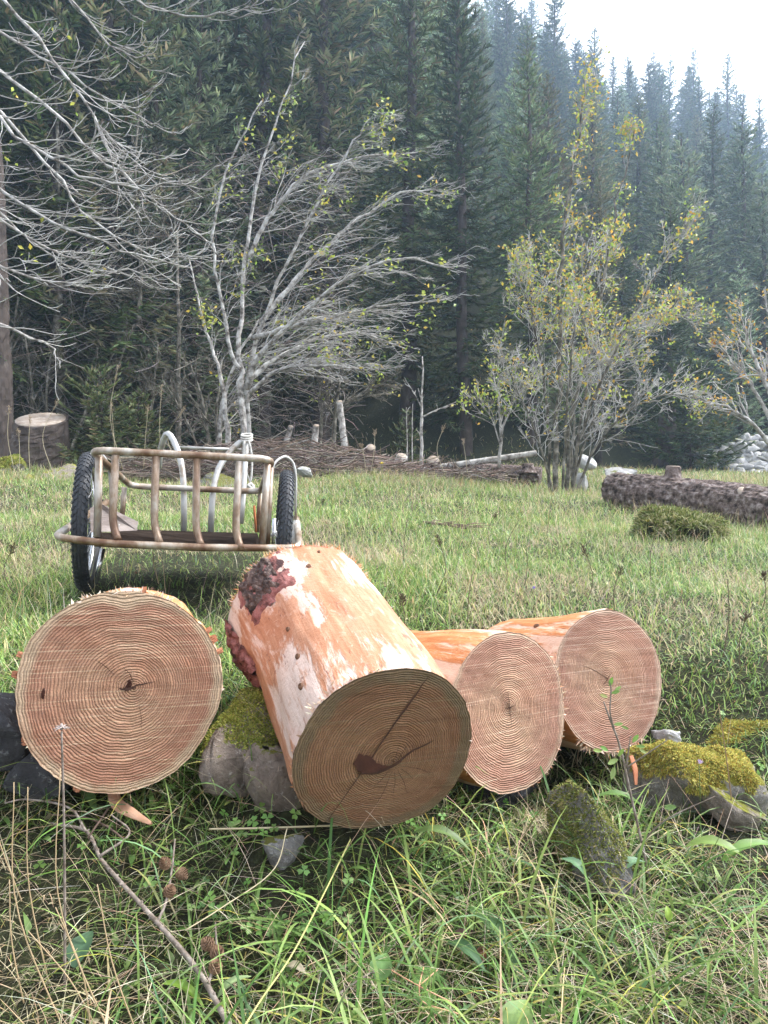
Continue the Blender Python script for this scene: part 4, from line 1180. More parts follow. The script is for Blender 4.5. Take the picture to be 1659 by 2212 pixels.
def build_bare_trees():
    # --- the white barked tree swept to the right
    D = 13.0; t = Bare(3)
    A = lambda *p: [at(x, y, D + dd) for x, y, dd in p]
    root = thing('bare_tree', 'leafless white barked tree with several stems and branches swept right, behind the cart', 'tree', (at(520, 1000, D)[0], D, gz(at(520, 1000, D)[0], D)))
    st = []
    st.append(t.spine(A((522, 1040, 0), (522, 850, 0), (512, 790, 0), (490, 735, -.1), (478, 650, -.2), (463, 560, -.2), (470, 470, -.3), (490, 360, -.3), (530, 290, -.3), (570, 215, -.3)), .045, .010))
    st.append(t.spine(A((528, 1040, 0), (522, 860, 0), (517, 760, .1), (522, 660, .2), (532, 540, .2), (550, 420, .3), (572, 330, .3), (615, 200, .4), (655, 85, .4)), .055, .009))
    st.append(t.spine(A((540, 1040, .2), (533, 850, .2), (545, 760, .2), (585, 650, .1), (640, 530, 0), (705, 400, -.2), (760, 310, -.3), (800, 255, -.4)), .048, .009))
    st.append(t.spine(A((532, 840, 0), (560, 770, -.2), (640, 690, -.5), (740, 610, -.8), (860, 560, -1.0), (980, 580, -1.1)), .06, .01))
    st.append(t.spine(A((536, 820, .1), (590, 780, .3), (680, 735, .6), (780, 720, .9), (880, 755, 1.0)), .055, .01))
    st.append(t.spine(A((545, 730, .1), (610, 712, -.2), (700, 690, -.4), (830, 660, -.6), (960, 650, -.7)), .05, .01))
    st.append(t.spine(A((560, 700, .2), (640, 600, .4), (740, 500, .7), (860, 420, .9), (950, 410, 1.0)), .05, .01))
    st.append(t.spine(A((535, 560, .2), (580, 470, .2), (660, 380, .2), (780, 340, .2), (900, 330, .2)), .045, .01))
    st.append(t.spine(A((500, 1030, .3), (487, 900, .3), (478, 820, .4), (440, 700, .6), (410, 560, .7)), .06, .012))
    st.append(t.spine(A((470, 1020, .5), (480, 880, .5), (510, 780, .6), (560, 690, .7)), .05, .015))
    st.append(t.spine(A((540, 850, -.1), (600, 800, -.4), (690, 790, -.8), (800, 800, -1.0)), .045, .008))
    for i, (P, Rr) in enumerate(st):
        if i in (0, 1): t.kids(P, Rr, 18, .34, 1.2, .6, (.7, 0, .25), 2, (.55, -.1, .15), .04, .22, .22, (2, 4), .62)
        elif i == 8: t.kids(P, Rr, 9, .3, .7, .6, (.1, 0, .3), 1, None, .1, .2, .22)
        else: t.kids(P, Rr, 27, .16, 1.6, .55, (.85, 0, .10), 2, (.55, -.1, .10), .03, .3, .26, (2, 4), .62)
    t.build(root, 'pale_bark', 'pale_twig', LEAF_YG, 6, .08, .0030)
    # --- branches reaching in from the left
    D = 6.6; t = Bare(8)
    A = lambda *p: [at(x, y, D + dd) for x, y, dd in p]
    bx = at(-330, 1100, D)
    root = thing('bare_tree', 'leafless tree at the left edge whose long white branches arch down to the right', 'tree', (bx[0], D, gz(bx[0], D)))
    trk = t.spine(A((-330, 1190, 0), (-320, 800, 0), (-340, 300, .1), (-330, -150, .2), (-300, -500, .2)), .13, .06)
    limbs = [A((-330, -250, .2), (-120, -120, 0), (60, 60, -.2), (190, 230, -.3), (240, 340, -.3), (262, 440, -.3)),
             A((-330, -100, .1), (-100, 60, 0), (120, 250, -.1), (280, 390, -.2), (350, 450, -.2), (470, 545, -.2)),
             A((-330, 0, .1), (-120, 120, .3), (80, 330, .4), (190, 470, .4), (330, 550, .4), (430, 552, .4)),
             A((-335, 100, .1), (-120, 300, -.3), (60, 450, -.5), (230, 530, -.6), (410, 578, -.6)),
             A((-335, 250, .1), (-120, 390, .3), (60, 510, .4), (200, 570, .4), (330, 590, .4)),
             A((-335, -20, .1), (-60, 40, .5), (100, 130, .6), (260, 230, .6), (380, 290, .6)),
             A((-335, 60, .1), (-100, 180, -.3), (90, 330, -.5), (260, 400, -.6), (420, 395, -.6)),
             A((-325, -330, .2), (0, -160, .2), (250, -30, .2), (350, 22, .2), (480, 33, .2), (560, 2, .2)),
             A((-320, -380, .2), (-50, -200, .4), (120, -40, .5), (240, 100, .5), (330, 130, .5)),
             A((-335, 520, .1), (-120, 640, 0), (30, 715, 0), (110, 748, 0), (130, 800, 0)),
             A((-335, 180, .1), (-160, 300, .6), (0, 460, .8), (120, 560, .9), (240, 600, .9)),
             A((-335, 330, .1), (-150, 470, -.2), (0, 570, -.3), (130, 610, -.3), (250, 585, -.3))]
    for i, l in enumerate(limbs):
        P, Rr = t.spine(l, .019, .005, 20)
        t.kids(P, Rr, 7 if i == 9 else 19, .24, 1.05, .40, (.30, 0, .95), 1 if i != 9 else 0, (.42, -.05, -.22), .012, .2, .40, (1, 4), .60)
    t.build(root, 'pale_bark', 'pale_twig', LEAF_YG, 4, .05, .0028)
    # --- yellowing bush with several stems on the right
    D = 10.9; t = Bare(15)
    A = lambda *p: [at(x, y, D + dd) for x, y, dd in p]
    bx = at(1215, 1050, D)
    root = thing('bush', 'tall multi stemmed bush with thin yellow green leaves in the right half', 'bush', (bx[0], D, gz(bx[0], D)))
    st = [t.spine(A((1202, 1075, 0), (1205, 900, 0), (1207, 720, 0), (1212, 560, 0), (1222, 440, 0), (1243, 330, 0), (1255, 230, 0), (1275, 150, 0)), .042, .008),
          t.spine(A((1222, 1075, .1), (1230, 920, .1), (1262, 780, .2), (1295, 640, .3), (1320, 500, .3), (1345, 390, .3), (1375, 280, .3)), .036, .007),
          t.spine(A((1232, 1075, 0), (1250, 960, -.1), (1310, 800, -.3), (1380, 660, -.5), (1440, 560, -.6), (1485, 480, -.6)), .030, .006),
          t.spine(A((1190, 1075, .1), (1182, 900, .1), (1165, 760, -.1), (1140, 650, -.2), (1105, 590, -.2)), .026, .006),
          t.spine(A((1238, 1075, .2), (1255, 900, .4), (1300, 760, .7), (1400, 680, .9), (1500, 690, .9)), .026, .005),
          t.spine(A((1240, 1070, -.1), (1290, 960, -.3), (1370, 880, -.5), (1450, 850, -.6), (1490, 860, -.6)), .022, .005),
          t.spine(A((1195, 1070, -.1), (1160, 940, -.3), (1120, 850, -.5), (1085, 760, -.6)), .020, .004),
          t.spine(A((1215, 1070, -.2), (1225, 880, -.4), (1240, 720, -.6), (1260, 600, -.7), (1290, 520, -.7)), .022, .005),
          t.spine(A((1225, 1070, .3), (1240, 900, .6), (1220, 740, .8), (1180, 620, .9), (1140, 560, .9)), .022, .005),
          t.spine(A((1235, 1070, .1), (1270, 930, .2), (1340, 780, .3), (1420, 700, .3), (1470, 640, .3)), .022, .005)]
    for i, (P, Rr) in enumerate(st):
        t.kids(P, Rr, 34 if i > 1 else 30, .16 if i > 1 else .25, 1.05 if i > 1 else .7, .7, (.12, 0, .25), 2, (.05, 0, .08), .19 if i < 2 else .125, .18, .3, (3, 5), .6)
    up = [p for p in t.tips if p[2] > at(1200, 760, D)[2] or t.rng.random() < .25]; t.tips = up
    t.build(root, 'grey_bark', 'pale_twig', LEAF_YG + LEAF_OR[:1], 5, .058, .0026)
    # --- bush at the right edge
    D = 11.5; t = Bare(18)
    A = lambda *p: [at(x, y, D + dd) for x, y, dd in p]
    bx = at(1690, 1010, D)
    root = thing('bush', 'half bare bush with a few orange leaves cut by the right edge', 'bush', (bx[0], D, gz(bx[0], D)))
    st = [t.spine(A((1700, 1060, 0), (1680, 900, 0), (1640, 800, 0), (1610, 720, 0), (1590, 640, 0)), .05, .008), t.spine(A((1705, 1060, 0), (1690, 860, .2), (1670, 740, .3), (1655, 640, .3)), .045, .008),
          t.spine(A((1690, 1000, 0), (1630, 920, -.2), (1570, 880, -.3), (1540, 870, -.3)), .04, .006), t.spine(A((1700, 980, 0), (1640, 860, .2), (1580, 780, .3), (1550, 740, .3)), .04, .006),
          t.spine(A((1720, 1060, 0), (1740, 850, .2), (1760, 700, .3), (1750, 600, .3)), .045, .008)]
    for P, Rr in st: t.kids(P, Rr, 18, .25, .75, .6, (-.05, 0, .4), 1, (-.2, 0, .1), .2, .18)
    t.build(root, 'pale_bark', 'pale_twig', LEAF_OR, 3, .06, .0045)

    # --- small saplings
    def sapling(label, D, spines, seed, nk, lk, leaf=.0, mat='pale_bark', bias=None, pal=LEAF_YG, lv=0):
        t = Bare(seed); b = at(spines[0][0][0], spines[0][0][1], D)
        root = thing('sapling', label, 'tree', (b[0], D, gz(b[0], D)))
        for sp in spines:
            P, Rr = t.spine([at(x, y, D) for x, y in sp[:-1]], sp[-1], sp[-1] * .3, 10)
            t.kids(P, Rr, nk, .25, lk, .6, (.1, 0, .3), lv, bias, leaf, .12)
        t.build(root, mat, mat, pal if leaf else None, 4, .07, .005)
    sapling('white barked dead sapling with one side branch rising right, left of the yellowing bush', 13.2, [[(910, 1010), (911, 900), (913, 770), .035], [(912, 900), (945, 885), (985, 868), .016], [(911, 880), (895, 850), (875, 820), .012]], 51, 5, .35)
    sapling('thin straight white pole stem left of the dead sapling', 13.4, [[(891, 1000), (890, 930), (892, 872), .014]], 52, 1, .2)
    sapling('thinnest straight white stem beside the pole stem', 13.5, [[(880, 1000), (879, 940), (878, 880), .012]], 53, 1, .2)
    sapling('many branched thin sapling just left of the yellowing bush', 12.4, [[(1078, 1010), (1082, 930), (1075, 860), (1065, 800), .03], [(1082, 930), (1110, 870), (1140, 820), .02], [(1080, 960), (1060, 900), (1015, 850), .014]], 54, 14, .8, .3, lv=1)
    sapling('small bare tree with fine drooping twigs right of the white barked tree', 14.5, [[(720, 990), (722, 900), (735, 820), (760, 740), .05], [(690, 990), (695, 900), (690, 830), (660, 780), .035], [(722, 900), (780, 850), (830, 830), .03]], 55, 22, 1.1, .05, 'grey_bark', (.1, 0, -.1), lv=1)
    sapling('straight dark young trunk left of the white barked tree', 15.5, [[(387, 1000), (384, 850), (386, 700), (380, 500), .07]], 56, 10, .9, 0, 'grey_bark', lv=1)
    sapling('leaning dark shrub stems at the foot of the white barked tree', 14.2, [[(455, 1000), (440, 880), (410, 780), .04], [(470, 1000), (468, 880), (480, 780), .04], [(440, 1000), (400, 900), (350, 820), .03], [(500, 1000), (520, 900), (560, 800), .03]], 57, 16, .9, .0, 'grey_bark', lv=1)
    sapling('tangled dead stems in the dark wood at the left', 15.0, [[(60, 1000), (70, 850), (50, 700), .05], [(110, 1000), (100, 850), (120, 720), .04], [(150, 990), (200, 850), (260, 740), .04], [(250, 990), (240, 850), (290, 700), .035], [(310, 1000), (330, 860), (340, 740), .035], [(30, 980), (20, 800), (40, 640), .05]], 58, 20, 1.2, .0, 'grey_bark', lv=1)
    sapling('dead grey branches of a dying spruce between the arching branches and bare tree', 15.8, [[(300, 700), (305, 560), (290, 380), (300, 200), .05], [(130, 980), (128, 700), (130, 500), (120, 200), .10], [(130, 625), (250, 632), (330, 615), .05], [(400, 560), (350, 480), (400, 420), .03]], 59, 26, 1.3, .0, 'grey_bark', (.1, 0, -.25), lv=1)
    # dark thick trunk at the left edge
    b = at(0, 960, 14.0); root = thing('tree_trunk', 'thick dark trunk at the left edge behind the wide stump', 'tree', (b[0], 14.0, gz(b[0], 14.0)))
    trunk_log(root, 'bark', at(-5, 1010, 14.0), at(-20, 300, 14.0), .30, .2, 'spruce_bark', 77, 30, 60, .12)
    b = at(1437, 1000, 19.5); root = thing('tree_trunk', 'short dark flared trunk in the shade right of the yellowing bush', 'tree', (b[0], 19.5, gz(b[0], 19.5)))
    trunk_log(root, 'bark', at(1432, 1008, 19.5), at(1444, 880, 19.5), .27, .2, 'spruce_bark', 78, 24, 20, .12)

    # --- young spruce sprays at the left, by the stump
    rng = np.random.default_rng(12)
    for (x, y, d, h, lab) in ((215, 1010, 12.9, 1.9, 'bright green young spruce beside the wide stump'), (300, 1000, 13.6, 1.5, 'small young spruce right of the bright green one, behind the cart'),
                              (880, 1010, 15.0, 1.0, 'tiny spruce seedling at the wood edge left of the dead sapling'), (1490, 1012, 18.8, 3.0, 'small dark conifer left of the tumbled wall')):
        nd, br, tk = spruce_geo(int(x), h, h * .55, PAL_GREEN if x != 1490 else PAL_DARK, 2.2, .04, .25, .62, .13)
        p = at(x, y, d); g = np.array([p[0], d, gz(p[0], d) - .05])
        root = thing('young_spruce', lab, 'tree', g)
        npmesh('crown', nd[0] + g, nd[1], M['needle'], root, nd[2], False); npmesh('branches', br[0] + g, br[1], M['spruce_bark'], root); npmesh('trunk', tk[0] * [.6, .6, 1] + g, tk[1], M['spruce_bark'], root)


build_bare_trees()


def build_brush():
    rng = np.random.default_rng(31)
    n = 3600; m = 5
    px = rng.uniform(250, 1080, n); py = 1030 - rng.random(n) ** 1.5 * np.interp(px, [250, 520, 620, 760, 860, 1080], [40, 75, 80, 66, 30, 6])
    d = rng.uniform(11.6, 14.4, n)
    P0 = np.stack([(px - 829.5) / FPX * d, d, ZC - (py - 1106) / FPX * d], -1)
    gzv = ground(P0[:, 0], P0[:, 1]); P0[:, 2] = np.clip(P0[:, 2], gzv, gzv + .75)
    az = rng.uniform(0, 6.28, n); L = rng.uniform(.2, 1.0, n)
    D = np.stack([np.cos(az), np.sin(az) * .6, rng.normal(.02, .22, n)], -1)
    t = np.linspace(-.5, .5, m)
    cv = rng.normal(0, .22, (n, 3))
    P = P0[:, None] + t[None, :, None] * (D * L[:, None])[:, None] + (t[None, :, None] ** 2) * (cv * L[:, None])[:, None]
    R = np.repeat(rng.uniform(.003, .010, (n, 1)), m, 1) * np.linspace(1.1, .6, m)
    V, F = tubes(P, R, 4); BC = ((.16, .11, .085, 3), (.24, .175, .14, 3), (.32, .26, .21, 2), (.10, .075, .06, 2), (.40, .35, .30, 1))
    o = npmesh('brushwood', V, F, M['straw'], None, np.repeat(pick(BC, n, rng), m * 4, 0)); tag(o, 'long heap of tangled brown twigs along the wood edge behind the cart', 'brushwood', kind='stuff')
    # dead twigs hanging in the dark wood at the left
    n = 3600; px = rng.uniform(-30, 760, n); py = rng.uniform(330, 960, n) ; d = rng.uniform(14.6, 18.5, n)
    P0 = np.stack([(px - 829.5) / FPX * d, d, ZC - (py - 1106) / FPX * d], -1)
    az = rng.uniform(0, 6.28, n); L = rng.uniform(.25, 1.1, n)
    D = np.stack([np.cos(az), np.sin(az), rng.normal(-.25, .4, n)], -1); cv = rng.normal(0, .3, (n, 3)) - [0, 0, .2]
    P = P0[:, None] + t[None, :, None] * (D * L[:, None])[:, None] + (t[None, :, None] ** 2) * (cv * L[:, None])[:, None]
    R = np.repeat(rng.uniform(.003, .009, (n, 1)), m, 1) * np.linspace(1.1, .6, m)
    V, F = tubes(P, R, 3); BC = ((.16, .13, .11, 3), (.25, .215, .185, 3), (.33, .30, .27, 2), (.10, .085, .07, 2))
    o = npmesh('dead_twigs', V, F, M['straw'], None, np.repeat(pick(BC, n, rng), m * 3, 0)); tag(o, 'dense web of dead grey brown twigs filling the shaded wood at the left', 'twigs', kind='stuff')


build_brush()


# ------------------------------------------------------------------ grass
def free_of_logs(P, m=1.0):
    ok = np.ones(len(P), bool)
    for c, a, L, R in LOGS:
        q = P - c; s = np.clip(q @ a, 0, L); dd = np.linalg.norm((q - s[:, None] * a), axis=1)
        ok &= ~((dd < R * m) & (q @ a > -.01) & (q @ a < L))
    return ok


BARE = [(at(600, 1700, 1.58)[0], 1.55, .07), (at(605, 1840, 1.44)[0], 1.42, .05), (at(1572, 1752, 1.76)[0], 1.74, .085), (at(760, 1800, 1.6)[0], 1.6, .07)]
G_MEADOW = ((.15, .27, .06, 5), (.21, .34, .09, 4), (.29, .40, .13, 3), (.09, .19, .045, 3), (.44, .41, .22, 2.0), (.54, .48, .31, 1.4), (.17, .30, .15, 1.8))
G_FRONT = ((.10, .18, .045, 5), (.15, .25, .065, 4), (.12, .22, .10, 2), (.21, .30, .09, 3), (.055, .11, .025, 3), (.36, .36, .08, 1.2), (.42, .35, .20, 1.8))
G_STRAW = ((.42, .37, .25, 3), (.50, .45, .33, 3), (.32, .27, .18, 2), (.56, .52, .40, 1))


def build_grass():
    rng = np.random.default_rng(77); A = Acc()

    def field(n, d0, d1, pw, Lr, wr, pal, umax=.74, leanr=(.1, 1.0), curver=(.2, 1.5), nseg=3, tipstraw=.3, cl=None, xw=None):
        # density falls with distance (pw); u is the sideways slope of the sight line
        n = int(n * 1.22) if umax > .7 else n
        r = rng.random(n); d = (d0 ** pw + r * (d1 ** pw - d0 ** pw)) ** (1 / pw)
        x = rng.uniform(-umax, umax, n) * (d + .25)
        if cl is not None:
            k = vnoise(x, d, cl[0], 21) + (0 if xw is None else .35 * np.clip(x / d * 2, -1, 1)); keep = rng.random(n) < sstep(cl[1], cl[2], k); x = x[keep]; d = d[keep]
        P = np.stack([x, d, ground(x, d) - .008], -1); ok = free_of_logs(P + [0, 0, .02], .96)
        uc = (x + .92 + (d - 3.3) * .21) / .42; vc = (d - 3.55) / .72
        ok &= ~((np.maximum(np.abs(uc), np.abs(vc)) < 1) & (rng.random(n if cl is None else len(x)) < .87)); P = P[ok]
        for ex, ed, er in BARE:
            P = P[np.hypot((P[:, 0] - ex), (P[:, 1] - ed)) > er]
        n = len(P)
        s = np.clip(P[:, 1] / 6, .75, 2.4)
        patch = vnoise(P[:, 0], P[:, 1], .9, 8)
        L = rng.uniform(*Lr, n) * (.7 + .7 * patch) * (1 + .12 * (s - 1)); W = rng.uniform(*wr, n) * s
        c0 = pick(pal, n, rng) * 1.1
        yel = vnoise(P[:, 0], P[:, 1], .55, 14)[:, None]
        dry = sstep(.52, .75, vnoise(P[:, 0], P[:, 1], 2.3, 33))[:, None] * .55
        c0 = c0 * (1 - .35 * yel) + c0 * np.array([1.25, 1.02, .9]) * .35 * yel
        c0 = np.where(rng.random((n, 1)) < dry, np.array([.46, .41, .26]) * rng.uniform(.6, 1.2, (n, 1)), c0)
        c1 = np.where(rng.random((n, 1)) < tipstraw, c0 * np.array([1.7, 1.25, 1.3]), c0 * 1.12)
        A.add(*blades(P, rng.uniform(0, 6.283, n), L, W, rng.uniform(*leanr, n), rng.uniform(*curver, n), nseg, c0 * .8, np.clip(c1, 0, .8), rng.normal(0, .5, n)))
    # meadow: short mown sward
    field(150000, 1.9, 6.5, 1.35, (.025, .085), (.0026, .0058), G_MEADOW, leanr=(.3, 1.5), curver=(.1, 1.3))
    field(120000, 5.5, 17.5, 1.15, (.04, .11), (.0035, .008), G_MEADOW, leanr=(.3, 1.5))
    field(26000, 2.0, 16, 1.3, (.08, .20), (.002, .0045), G_MEADOW, leanr=(0, .6), tipstraw=.7)
    field(15000, 2.0, 16, 1.3, (.08, .24), (.0013, .0026), G_STRAW, leanr=(0, 1.2), curver=(0, .8))
    field(52000, 1.75, 4.2, 1.3, (.025, .085), (.0028, .0062), G_MEADOW, leanr=(.2, 1.4))
    # broad herb leaves in the sward
    field(60000, 1.9, 12, 1.25, (.025, .075), (.006, .016), G_MEADOW, leanr=(.4, 1.4), curver=(.2, 1.0), cl=(1.4, .35, .7))
    field(16000, 9, 22, 1.0, (.06, .18), (.006, .012), ((.28, .27, .12, 3), (.20, .24, .08, 3), (.40, .34, .19, 2)))
    # bank and foreground: longer, tangled, mixed with straw
    field(46000, .78, 2.0, 1.6, (.012, .05), (.0016, .0042), ((.11, .17, .05, 4), (.16, .22, .07, 3), (.22, .24, .09, 2), (.07, .12, .035, 2), (.30, .27, .14, 1)), .62, (.3, 1.5), (.2, 1.4), 2)
    field(2200, .80, 2.1, 1.5, (.025, .07), (.012, .024), ((.14, .25, .06, 3), (.20, .32, .09, 2), (.10, .18, .05, 2)), .62, (.6, 1.5), (.1, .9), 4, .1)
    field(9000, .78, 1.95, 1.6, (.02, .08), (.0016, .0038), G_FRONT, .62, (.3, 1.5), (.2, 1.6), 3)
    field(3300, .80, 1.90, 1.6, (.10, .26), (.0030, .0062), G_FRONT, .62, (.2, 1.2), (.7, 2.2), 6, .35, (5.0, .25, .6))
    field(1700, .80, 1.85, 1.6, (.12, .30), (.0055, .0105), G_FRONT[:5], .62, (.2, 1.1), (.7, 2.1), 7, .15, (4.0, .3, .6))
    field(1500, .80, 1.95, 1.6, (.03, .08), (.012, .026), G_FRONT[:5], .62, (.5, 1.4), (.2, 1.0), 4, .1, (5.0, .4, .7))
    field(3200, .80, 1.85, 1.6, (.08, .26), (.0009, .0024), G_STRAW, .62, (.6, 1.5), (.1, .9), 4)
    field(5200, .80, 1.50, 1.6, (.08, .24), (.0012, .0030), G_STRAW, .62, (1.2, 1.57), (-.1, .3), 4, cl=(2.2, .45, .68), xw=1)
    field(1400, .80, 1.45, 1.6, (.08, .22), (.0012, .0030), G_STRAW, .62, (1.2, 1.57), (-.1, .3), 4)
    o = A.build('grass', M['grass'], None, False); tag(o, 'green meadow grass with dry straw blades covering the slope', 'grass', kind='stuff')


build_grass()


def build_plants():
    rng = np.random.default_rng(91)
    # wood sorrel / clover: three round leaflets each
    A = Acc()
    spots = [(560, 1990, 40, 60), (620, 2030, 45, 60), (345, 1880, 120, 40), (560, 1790, 50, 40), (505, 1765, 20, 25), (1140, 1680, 60, 40), (1090, 1730, 50, 40), (1580, 1620, 50, 30), (640, 2110, 40, 30), (980, 1800, 60, 30), (190, 1850, 60, 20), (900, 1845, 90, 40), (1350, 1690, 60, 40), (700, 1960, 60, 60), (470, 1960, 40, 30)]
    for sx, sy, rx, k in spots:
        for _ in range(max(4, k // 5)):
            px, py = rng.normal(sx, rx * .8), rng.normal(sy, rx * .6)
            p = gat(px, py, .045); s = rng.uniform(.0075, .013); g = p.copy(); g[2] = gz(p[0], p[1]) - .005
            nrm = norm(np.array([rng.normal(0, .3), -.55 + rng.normal(0, .25), 1])); ax = norm(np.cross(nrm, [0, 1., .1])); ay = np.cross(nrm, ax); a0 = rng.random() * 6
            c = pick(((.13, .25, .05, 2), (.18, .30, .08, 2), (.10, .19, .05, 1)), 1, rng)[0]
            A.add(*tube1([g, p], .0007, 4), c * .8)
            for q in range(3):
                a = a0 + q * 2.094; dr = ax * math.cos(a) + ay * math.sin(a); pr = np.cross(nrm, dr)
                V = [p, p + dr * s * .5 + pr * s * .5 + nrm * s * .12, p + dr * s * 1.05 + pr * s * .42, p + dr * s * .92, p + dr * s * 1.05 - pr * s * .42, p + dr * s * .5 - pr * s * .5 + nrm * s * .12]
                A.add(V, [[0, 1, 2, 3], [0, 3, 4, 5]], c * rng.uniform(.85, 1.15))
    o = A.build('clover_leaves', M['leaf'], None, False); tag(o, 'small three lobed clover leaves scattered through the foreground grass', 'clover', kind='stuff')

    # broad single leaves
    def leaf(label, px, py, h, L, W, az, el, col, seed, name='leaf', arch=.35):
        p = gat(px, py, h); r = np.random.default_rng(seed)
        dr = np.array([math.cos(R_(az)) * math.cos(R_(el)), math.sin(R_(az)) * math.cos(R_(el)), math.sin(R_(el))])
        sd = norm(np.cross(dr, [0, 0, 1.])); up = np.cross(sd, dr)
        k = 12; t = np.linspace(0, 1, k); w = W * np.sin(np.pi * np.clip(t, .02, .99) ** .8) ** .8 / 2
        c = p + dr * (t[:, None] * L) + up * (np.sin(t * math.pi) * arch * L * .4 - t ** 2 * arch * L * .3)[:, None]
        fold = up * (w * .35)[:, None]; wav = up * (np.sin(t * 22 + seed) * W * .03)[:, None]
        V = np.concatenate([c - sd * w[:, None] + fold + wav, c - sd * w[:, None] * .5 + fold * .4, c, c + sd * w[:, None] * .5 + fold * .4, c + sd * w[:, None] + fold - wav])
        i = np.arange(5 * k).reshape(5, k); F = np.stack([i[:-1, :-1], i[:-1, 1:], i[1:, 1:], i[1:, :-1]], -1).reshape(-1, 4)
        cc = np.asarray(col)[None] * (1 + .12 * np.sin(np.arange(5 * k) * .9)[:, None]); cc[2 * k:3 * k] *= 1.25
        o = npmesh(name, V, F, M['leaf'], None, cc); tag(o, label, 'leaf')
    leaf('broad rounded dark leaf low at the left among the grass stems', 160, 2090, .04, .065, .042, 80, 35, (.075, .14, .075), 1)
    leaf('pointed mid green leaf hanging under the left log', 165, 1700, .05, .085, .026, -35, -25, (.10, .17, .06), 2)
    leaf('long dark green dock leaf below the right logs', 1010, 1960, .05, .16, .036, -60, -12, (.075, .14, .05), 3)
    leaf('wide arching leaf with a yellow tip under the dark log end', 890, 1800, .09, .13, .036, -15, -5, (.12, .18, .06), 4)
    leaf('bright green leaf pressed flat near the bottom twig', 350, 2125, .05, .085, .02, -20, -8, (.20, .32, .05), 5)
    leaf('pale green narrow leaf beside the bottom twig', 470, 2155, .05, .06, .018, 30, 22, (.26, .34, .16), 6)
    leaf('broad green leaf behind the thorny stem at the right', 1290, 1720, .08, .12, .034, -12, -8, (.11, .20, .05), 7)
    leaf('blue green oval leaf standing right of the thorny stem', 1420, 1655, .09, .035, .03, 90, 50, (.16, .25, .18), 8)
    leaf('pale oval leaf left of the upright grey stone base', 1265, 1890, .06, .06, .028, 140, 20, (.14, .25, .13), 9)
    leaf('second pale oval leaf right of the upright grey stone base', 1345, 1880, .06, .055, .03, 20, 15, (.16, .27, .15), 10)
    leaf('yellow green plantain leaf below the pale slab', 1480, 1830, .07, .12, .045, -25, 4, (.17, .25, .06), 11)
    leaf('long plantain leaf reaching to the right edge below the pale slab', 1560, 1860, .06, .15, .034, 8, 10, (.16, .27, .07), 12)
    leaf('dry brown curled leaf near the bottom centre', 1040, 2075, .03, .03, .026, 50, 30, (.20, .09, .05), 13)
    leaf('dark brown dead leaf left of the dry curled leaf', 980, 2040, .03, .05, .03, 20, 20, (.08, .045, .035), 14)
    leaf('pale tan dead leaf by the bottom right straw', 615, 2090, .04, .045, .022, -30, 10, (.42, .36, .26), 15)
    leaf('palmate light green leaf low in the centre', 820, 2120, .05, .045, .04, 70, 45, (.17, .29, .10), 16)
    leaf('small yellow round leaf right of the clover patch', 735, 2035, .05, .016, .014, 60, 50, (.38, .38, .06), 17)
    leaf('torn light green leaf at the bottom, right of centre', 1110, 2240, .06, .06, .05, 60, 30, (.22, .32, .11), 18)
    leaf('long dark leaf lying left of the spruce sprig', 960, 2040, .05, .10, .03, -50, 5, (.07, .14, .06), 19)
    leaf('lone bright leaf stalk among the grass at the right', 1445, 1990, .08, .025, .014, 85, 60, (.25, .36, .06), 20)
    leaf('wide dock leaf behind the left log edge', 440, 1400, .06, .07, .045, 60, 40, (.16, .28, .07), 21)

    # twigs with cones
    def gp(pts, h): return [gat(x, y, hh) for (x, y), hh in zip(pts, h)]

    def cone(label, px, py, h, L, seed, az):
        c = gat(px, py, h); r = np.random.default_rng(seed); A = Acc()
        ax = norm([math.cos(az), -.3, math.sin(az)]); x, y, n = frame_of(ax)
        k = 0
        for i in range(9):
            t = i / 8; rad = L * .42 * math.sin(math.pi * (.18 + .75 * t))
            for j in range(7):
                a = j * 6.283 / 7 + i * .45; o = x * math.cos(a) + y * math.sin(a); s = np.cross(n, o)
                b = c + n * (t - .5) * L + o * rad * .35; e = c + n * ((t - .5) * L + L * .16) + o * rad * 1.1; w = rad * .55
                V = np.array([b - s * w * .5, b + s * w * .5, e + s * w, e - s * w, b - s * w * .5 - n * .001, b + s * w * .5 - n * .001, e + s * w - n * .0015, e - s * w - n * .0015])
                A.add(V, [[0, 1, 2, 3], [7, 6, 5, 4], [0, 3, 7, 4], [1, 5, 6, 2], [3, 2, 6, 7]])
        A.add(*tube1([c - n * L * .5, c + n * L * .5], L * .12, 6))
        o = A.build('pine_cone', M['cone'], None, False); tag(o, label, 'cone', 'larch cones on the fallen twig')
    main = gp([(105, 1778), (185, 1795), (215, 1850), (245, 1888), (340, 1993), (425, 2093), (500, 2225)], [.05, .06, .065, .07, .08, .08, .08])
    A = Acc(); A.add(*tube1(main, [.0028, .0034, .0042, .0046], 7, 40))
    for pts in ([(340, 1993), (360, 1943), (372, 1873), (378, 1813)], [(450, 2123), (467, 2068), (465, 1993)], [(185, 1795), (150, 1745), (60, 1727), (10, 1735)], [(215, 1850), (280, 1800), (240, 1760)]):
        A.add(*tube1(gp(pts, [.08] * len(pts)), [.003, .0016], 6, 14))
    mp = smooth_poly(main, 60)
    for i in range(2, 58, 2):
        d = norm(rng.normal(0, 1, 3)) * .007; A.add(*tube1([mp[i], mp[i] + d], [.0028, .002], 5))
    o = A.build('fallen_twig', M['twig']); tag(o, 'knobbly grey fallen twig running diagonally through the bottom left grass', 'twig')
